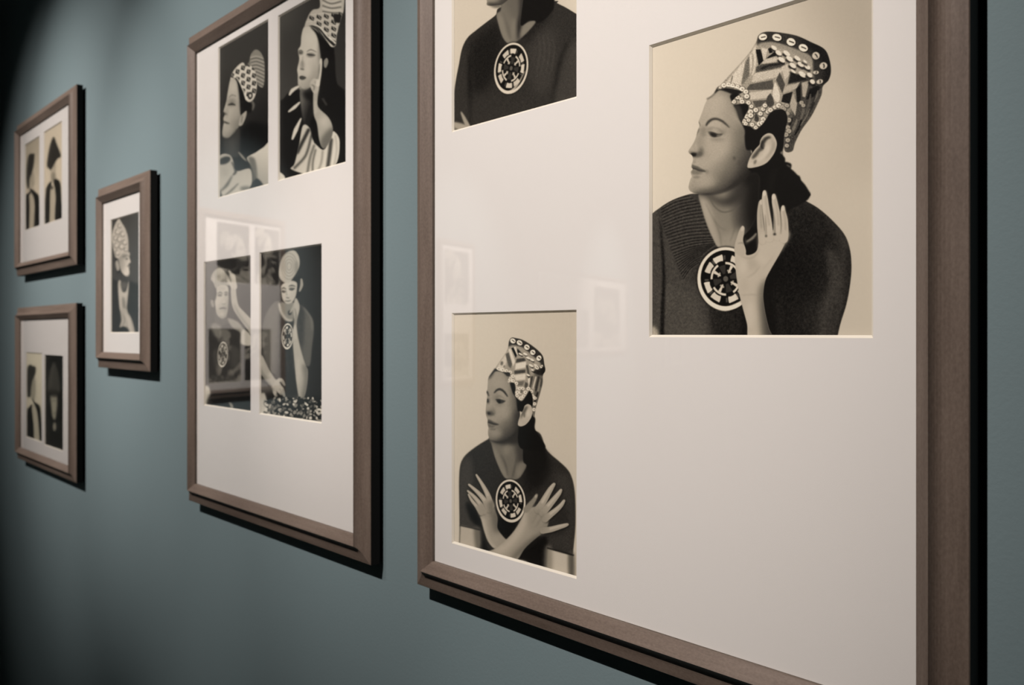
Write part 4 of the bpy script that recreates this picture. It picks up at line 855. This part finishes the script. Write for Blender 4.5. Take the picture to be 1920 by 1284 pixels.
def art_profile_dark_hat():
    c = Pic(42, 654, 84, 836, 5); c.v(40, 650, 6.11)
    c.g([(-20, 0), (300, 0), (300, 1200), (-20, 1200)], 176, 168, (120, 100), (140, 900), .3, 1, False)
    c.f([(120, 340), (154, 340), (166, 470), (156, 600), (126, 600), (110, 560)], 132, 1.2)
    c.f([(70, 240), (96, 206), (130, 220), (164, 236), (160, 310), (130, 380), (112, 480), (104, 570), (72, 570), (62, 460), (62, 330)], 42, 1)
    coat_figure(c, ([(60, 760), (90, 690), (130, 670), (136, 800), (150, 1080), (52, 1050)], [(120, 590), (160, 640), (210, 680), (226, 800), (240, 1120), (206, 1110), (196, 900), (170, 720)], [(120, 690), (160, 690), (186, 820), (206, 1100), (150, 1080), (140, 880)]), 22)
    c.v(0, 0, 1); c.grain(1, .8); return c

def art_pointed_hood():
    c = Pic(78, 658, 124, 852, 5); c.v(40, 650, 6.11)
    c.g([(200, 0), (560, 0), (560, 1260), (200, 1260)], 22, 20, (300, 100), (420, 900), .3, 1, False)
    c.f([(300, 480), (310, 360), (340, 240), (370, 176), (400, 220), (430, 340), (446, 480), (420, 530), (340, 530)], 52, 1.5); c.l([(372, 190), (350, 300), (330, 460)], [8, 14, 16], 74, 1.4, .7)
    c.f([(336, 560), (400, 550), (410, 640), (400, 760), (384, 850), (356, 800), (342, 680)], 124, 1.3); c.f([(330, 500), (420, 500), (410, 570), (340, 570)], 34, 2, .8); c.l([(350, 620), (376, 616), (400, 622)], 10, 70, 1, .7); c.l([(366, 760), (390, 760)], 9, 60, 1, .7)
    c.f([(280, 860), (360, 840), (470, 860), (500, 1260), (280, 1260)], 26, 2); c.e(380, 915, 18, 50, 118, 0, 1.2)
    c.v(0, 0, 1); c.grain(1, .8); return c
# ---------------------------------------------------------------- prints: the painted tones go on to paper in the plane of the print
N_OUT, N_RIDGE, N_IN, N_BACK = .0196, .0310, .0223, .0060
W_IN, W_OUT = .0114, .0212                               # rail: inner slope, scooped outer slope
N_MAT, N_PRINT = .0188, .0166
PROFILE = [(0, N_BACK), (0, N_IN), (.0100, N_RIDGE - .0010), (W_IN, N_RIDGE), *[(W_IN + q, N_RIDGE - .0062 * (1 - math.exp(-q / .0035)) - .245 * q) for q in (.0006, .0015, .0026, .0040, .0058, .0080, .0110, .0150)], (W_IN + W_OUT - .0006, N_OUT), (W_IN + W_OUT, N_OUT - .0008), (W_IN + W_OUT, N_BACK)]
TONE_X = [0, 20, 60, 120, 170, 205, 255]
WARM_PAPER = ([5, 23, 66, 131, 187, 223, 255], [3, 20, 60, 120, 170, 205, 246], [2, 17, 53, 103, 148, 181, 222])
COOL_PAPER = ([8, 24, 65, 129, 184, 220, 255], [6, 21, 60, 120, 170, 205, 246], [6, 20, 56, 109, 156, 189, 229])
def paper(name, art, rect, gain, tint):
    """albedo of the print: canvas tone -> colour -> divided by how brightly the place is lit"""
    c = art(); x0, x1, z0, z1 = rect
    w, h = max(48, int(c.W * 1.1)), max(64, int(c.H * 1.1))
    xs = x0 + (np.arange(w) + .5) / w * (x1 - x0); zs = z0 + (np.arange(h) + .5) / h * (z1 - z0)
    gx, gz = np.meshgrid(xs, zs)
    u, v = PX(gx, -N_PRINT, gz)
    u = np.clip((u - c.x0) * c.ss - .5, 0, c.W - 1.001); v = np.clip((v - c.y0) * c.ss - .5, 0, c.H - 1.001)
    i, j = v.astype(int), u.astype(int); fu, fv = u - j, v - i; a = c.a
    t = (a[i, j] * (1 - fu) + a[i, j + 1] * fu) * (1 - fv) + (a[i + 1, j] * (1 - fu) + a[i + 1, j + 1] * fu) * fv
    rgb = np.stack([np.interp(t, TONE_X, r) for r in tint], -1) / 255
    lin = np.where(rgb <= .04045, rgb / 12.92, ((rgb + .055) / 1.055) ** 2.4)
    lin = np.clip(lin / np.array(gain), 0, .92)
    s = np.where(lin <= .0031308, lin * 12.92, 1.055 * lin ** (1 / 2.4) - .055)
    px = np.ones((h, w, 4), np.float32); px[..., :3] = s
    im = D.images.new(name, w, h, alpha=False); im.pixels.foreach_set(px.ravel()); im.update(); im.pack()
    m, nt, b, o = new_mat(name)
    tx = node(nt, 'ShaderNodeTexImage'); tx.image = im; tx.extension = 'EXTEND'; nt.links.new(tx.outputs[0], b.inputs['Base Color'])
    b.inputs['Roughness'].default_value = .45; b.inputs['Specular IOR Level'].default_value = .12
    co = node(nt, 'ShaderNodeTexCoord').outputs['Object']; bump(nt, b, noise(nt, co, 1500, 2), .06, .0002)
    return m

def print_sheet(x0, x1, z0, z1, mat, parent, y0=-N_PRINT, y1=-N_PRINT + .0005):
    v, f = box_vf(x0, x1, y0, y1, z0, z1)
    o = link('photographic_print', v, f, mat, parent)
    uv = o.data.uv_layers.new(name='UVMap')
    for lp in o.data.loops:
        q = o.data.vertices[lp.vertex_index].co; uv.data[lp.index].uv = ((q.x - x0) / (x1 - x0), (q.z - z0) / (z1 - z0))
    return o

def mat_board(x0, x1, z0, z1, wins, parent):
    """window mat: face, 45 degree bevels round every opening, back"""
    t = N_MAT - N_PRINT - .0002; yf, yb = -N_MAT, -N_MAT + t
    xs = sorted({x0, x1, *[w[0] for w in wins], *[w[1] for w in wins]}); zs = sorted({z0, z1, *[w[2] for w in wins], *[w[3] for w in wins]})
    V, Fc, I = [], [], []
    def add(q, mi): 
        k = len(V); V.extend(q); Fc.append(tuple(range(k, k + len(q)))); I.append(mi)
    for a, b in zip(xs, xs[1:]):
        for c, d in zip(zs, zs[1:]):
            mx, mz = (a + b) / 2, (c + d) / 2
            if any(w[0] < mx < w[1] and w[2] < mz < w[3] for w in wins): continue
            add([(a, yf, c), (b, yf, c), (b, yf, d), (a, yf, d)], 0)
    for w in wins:
        o4 = [(w[0], w[2]), (w[1], w[2]), (w[1], w[3]), (w[0], w[3])]; i4 = [(w[0] + t, w[2] + t), (w[1] - t, w[2] + t), (w[1] - t, w[3] - t), (w[0] + t, w[3] - t)]
        for k in range(4):
            p, q = o4[k], o4[(k + 1) % 4]; r, s = i4[(k + 1) % 4], i4[k]
            add([(p[0], yf, p[1]), (s[0], yb, s[1]), (r[0], yb, r[1]), (q[0], yf, q[1])][::-1], 1)
    for (a, c), (b, d) in (((x0, z0), (x1, z0)), ((x1, z0), (x1, z1)), ((x1, z1), (x0, z1)), ((x0, z1), (x0, z0))):
        add([(a, yf, c), (a, yb, c), (b, yb, d), (b, yf, d)], 1)
    me = D.meshes.new('window_mat'); me.from_pydata(V, [], Fc); me.materials.append(M_MAT); me.materials.append(M_CORE); me.polygons.foreach_set('material_index', I); me.update()
    o = D.objects.new('window_mat', me); COL.objects.link(o); o.parent = parent; return o

def picture(label, rect, wins, mats, group, at=(0, 0, 0), rotz=0.):
    """one framed picture: rect = outer edges (x0, x1, z0, z1); wins likewise; all in the wall's own axes, y = -distance from the wall"""
    ox, oz = (rect[0] + rect[1]) / 2, rect[2]
    root = D.objects.new('framed_picture', None); COL.objects.link(root); root.empty_display_size = .05
    root['label'] = label; root['category'] = 'picture'; root['group'] = group
    if rotz: root.location = at; root.rotation_euler = (0, 0, rotz)
    else: root.location = (ox, 0, oz)
    L = lambda r: (r[0] - ox, r[1] - ox, r[2] - oz, r[3] - oz)
    w = W_IN + W_OUT; x0, x1, z0, z1 = L(rect); x0 += w; x1 -= w; z0 += w; z1 -= w
    for side in range(4):
        V, Fc = [], []
        for o, n in PROFILE:
            a, b = [((x0 - o, z0 - o), (x1 + o, z0 - o)), ((x1 + o, z0 - o), (x1 + o, z1 + o)), ((x1 + o, z1 + o), (x0 - o, z1 + o)), ((x0 - o, z1 + o), (x0 - o, z0 - o))][side]
            V += [(a[0], -n, a[1]), (b[0], -n, b[1])]
        k = len(PROFILE)
        for i in range(k): Fc.append((2 * i, 2 * i + 1, 2 * ((i + 1) % k) + 1, 2 * ((i + 1) % k)))
        Fc += [tuple(2 * i for i in range(k)), tuple(2 * i + 1 for i in range(k))[::-1]]
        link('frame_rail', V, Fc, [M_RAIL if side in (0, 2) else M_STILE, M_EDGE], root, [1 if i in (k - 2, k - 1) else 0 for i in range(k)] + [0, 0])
    e = .0002
    box('backing_board', x0 + e, x1 - e, -.0159, -.0100, z0 + e, z1 - e, M_BACK, root)
    lw = [L(q) for q in wins]
    mat_board(x0 + e, x1 - e, z0 + e, z1 - e, lw, root)
    for q, m in zip(lw, mats):
        g = .004; print_sheet(q[0] - g, q[1] + g, q[2] - g, q[3] + g, m, root)
    box('glass_pane', x0 + e, x1 - e, -.0206, -.0191, z0 + e, z1 - e, M_GLASS, root)
    return root

def rect_px(xl, xr, xa, yt, yb, n):                     # left and right edge pixels, top and bottom pixel measured at column xa
    return (U(xl, 0, n)[0], U(xr, 0, n)[0], U(xa, yb, n)[1], U(xa, yt, n)[1])
GROUP = 'framed pictures along the teal wall'
def hang(label, outer, items, gain, tint):
    wins = [rect_px(*q[0], N_MAT) for q in items]
    mats = []
    for (q, art, nm), w in zip(items, wins):
        mats.append(paper(nm, art, (w[0] - .004, w[1] + .004, w[2] - .004, w[3] + .004), gain, tint))
    return picture(label, rect_px(*outer, N_OUT), wins, mats, GROUP), mats
_, mats_e = hang('largest frame, three pale prints of a woman in tall shell hat and round medallion',
     (782, 1818, 782, -290, 1095), [((1217, 1637, 1217, 85, 632), art_raised_hand, 'print_raised_hand'), ((847, 1081, 847, 587, 1018), art_crossed_hands, 'print_crossed_hands'),
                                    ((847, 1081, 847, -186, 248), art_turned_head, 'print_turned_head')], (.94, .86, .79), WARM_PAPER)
_, mats_d = hang('tall frame with two rows of dark prints, second from the camera',
     (354, 694.5, 694.5, -145, 1060), [((409, 503, 503, 35, 346), art_arms_folded, 'print_arms_folded'), ((521, 648, 648, -43, 305), art_cheek_on_hand, 'print_cheek_on_hand'),
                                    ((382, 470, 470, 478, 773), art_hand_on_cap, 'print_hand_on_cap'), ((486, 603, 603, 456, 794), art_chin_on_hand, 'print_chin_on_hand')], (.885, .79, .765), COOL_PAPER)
_, mats_c = hang('small frame with one dark print of a person in a pointed cap',
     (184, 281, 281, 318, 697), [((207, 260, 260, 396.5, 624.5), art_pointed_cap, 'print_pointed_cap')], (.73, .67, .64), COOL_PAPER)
_, mats_a = hang('upper frame of the far left column, two pale prints above wide blank mat',
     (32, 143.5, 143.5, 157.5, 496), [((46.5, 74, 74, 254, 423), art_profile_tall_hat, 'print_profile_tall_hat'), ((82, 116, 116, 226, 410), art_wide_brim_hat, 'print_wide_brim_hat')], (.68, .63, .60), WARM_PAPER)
_, mats_b = hang('lower frame of the far left column, one pale and one black print below blank mat',
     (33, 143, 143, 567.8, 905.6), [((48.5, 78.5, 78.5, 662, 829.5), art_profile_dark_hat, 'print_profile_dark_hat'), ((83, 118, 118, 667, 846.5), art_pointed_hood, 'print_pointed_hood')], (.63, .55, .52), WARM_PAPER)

# ---------------------------------------------------------------- pictures on the end wall, seen only as reflections in the glass
def end_frame(label, x0, x1, y0, y1, wins, mats):
    """pixel box of the reflected frame; wins as fractions (x0, x1, z0, z1) of the outer box measured from bottom left of the wall view"""
    p, q = mirrored(x0, y1), mirrored(x1, y1); top = mirrored((x0 + x1) / 2, y0)[2]; bot = mirrored((x0 + x1) / 2, y1)[2]
    w = math.hypot(q[0] - p[0], q[1] - p[1]); h = top - bot
    rot = math.atan2(EN[1], EN[0]) + math.pi / 2
    cxw, cyw = (p[0] + q[0]) / 2, (p[1] + q[1]) / 2
    # local x runs towards the corner as seen from the room: mirror the fractions
    W = [((1 - b) * w, (1 - a) * w, c * h, d * h) for a, b, c, d in wins]
    return picture(label, (0, w, 0, h), W, mats, 'framed pictures along the end wall', (cxw, cyw, bot), rot)
end_frame('four print frame on the end wall beside the corner, seen reflected in the tall frame', 366, 529, 402, 742,
          [(.19, .56, .62, .94), (.62, .93, .62, .94), (.10, .46, .08, .37), (.50, .82, .08, .37)], [mats_d[0], mats_d[1], mats_d[3], mats_d[2]])
end_frame('narrow two print frame on the end wall, second from the corner, seen reflected', 818, 886, 452, 722, [(.14, .82, .56, .93), (.14, .82, .06, .36)], [mats_d[1], mats_d[0]])
end_frame('wide three print frame on the end wall, third from the corner, seen reflected', 1000, 1172, 512, 668, [(.06, .26, .10, .56), (.30, .52, .10, .56), (.58, .9, .10, .86)], [mats_c[0], mats_d[3], mats_d[0]])
end_frame('two print frame on the end wall, farthest from the corner, seen reflected', 1240, 1322, 528, 690, [(.5, .9, .42, .75), (.1, .4, .1, .75)], [mats_d[0], mats_d[1]])
def wall_lamp(px, power, angle):
    x, y, z = mirrored(px, 590)
    spot('end_wall_spotlight', (x + EN[0] * 1.5, y + EN[1] * 1.5, 3.2), (x, y, z), power, angle, .9, .03, WARM)
wall_lamp(447, 430, 36); wall_lamp(860, 420, 48); wall_lamp(1140, 480, 44)
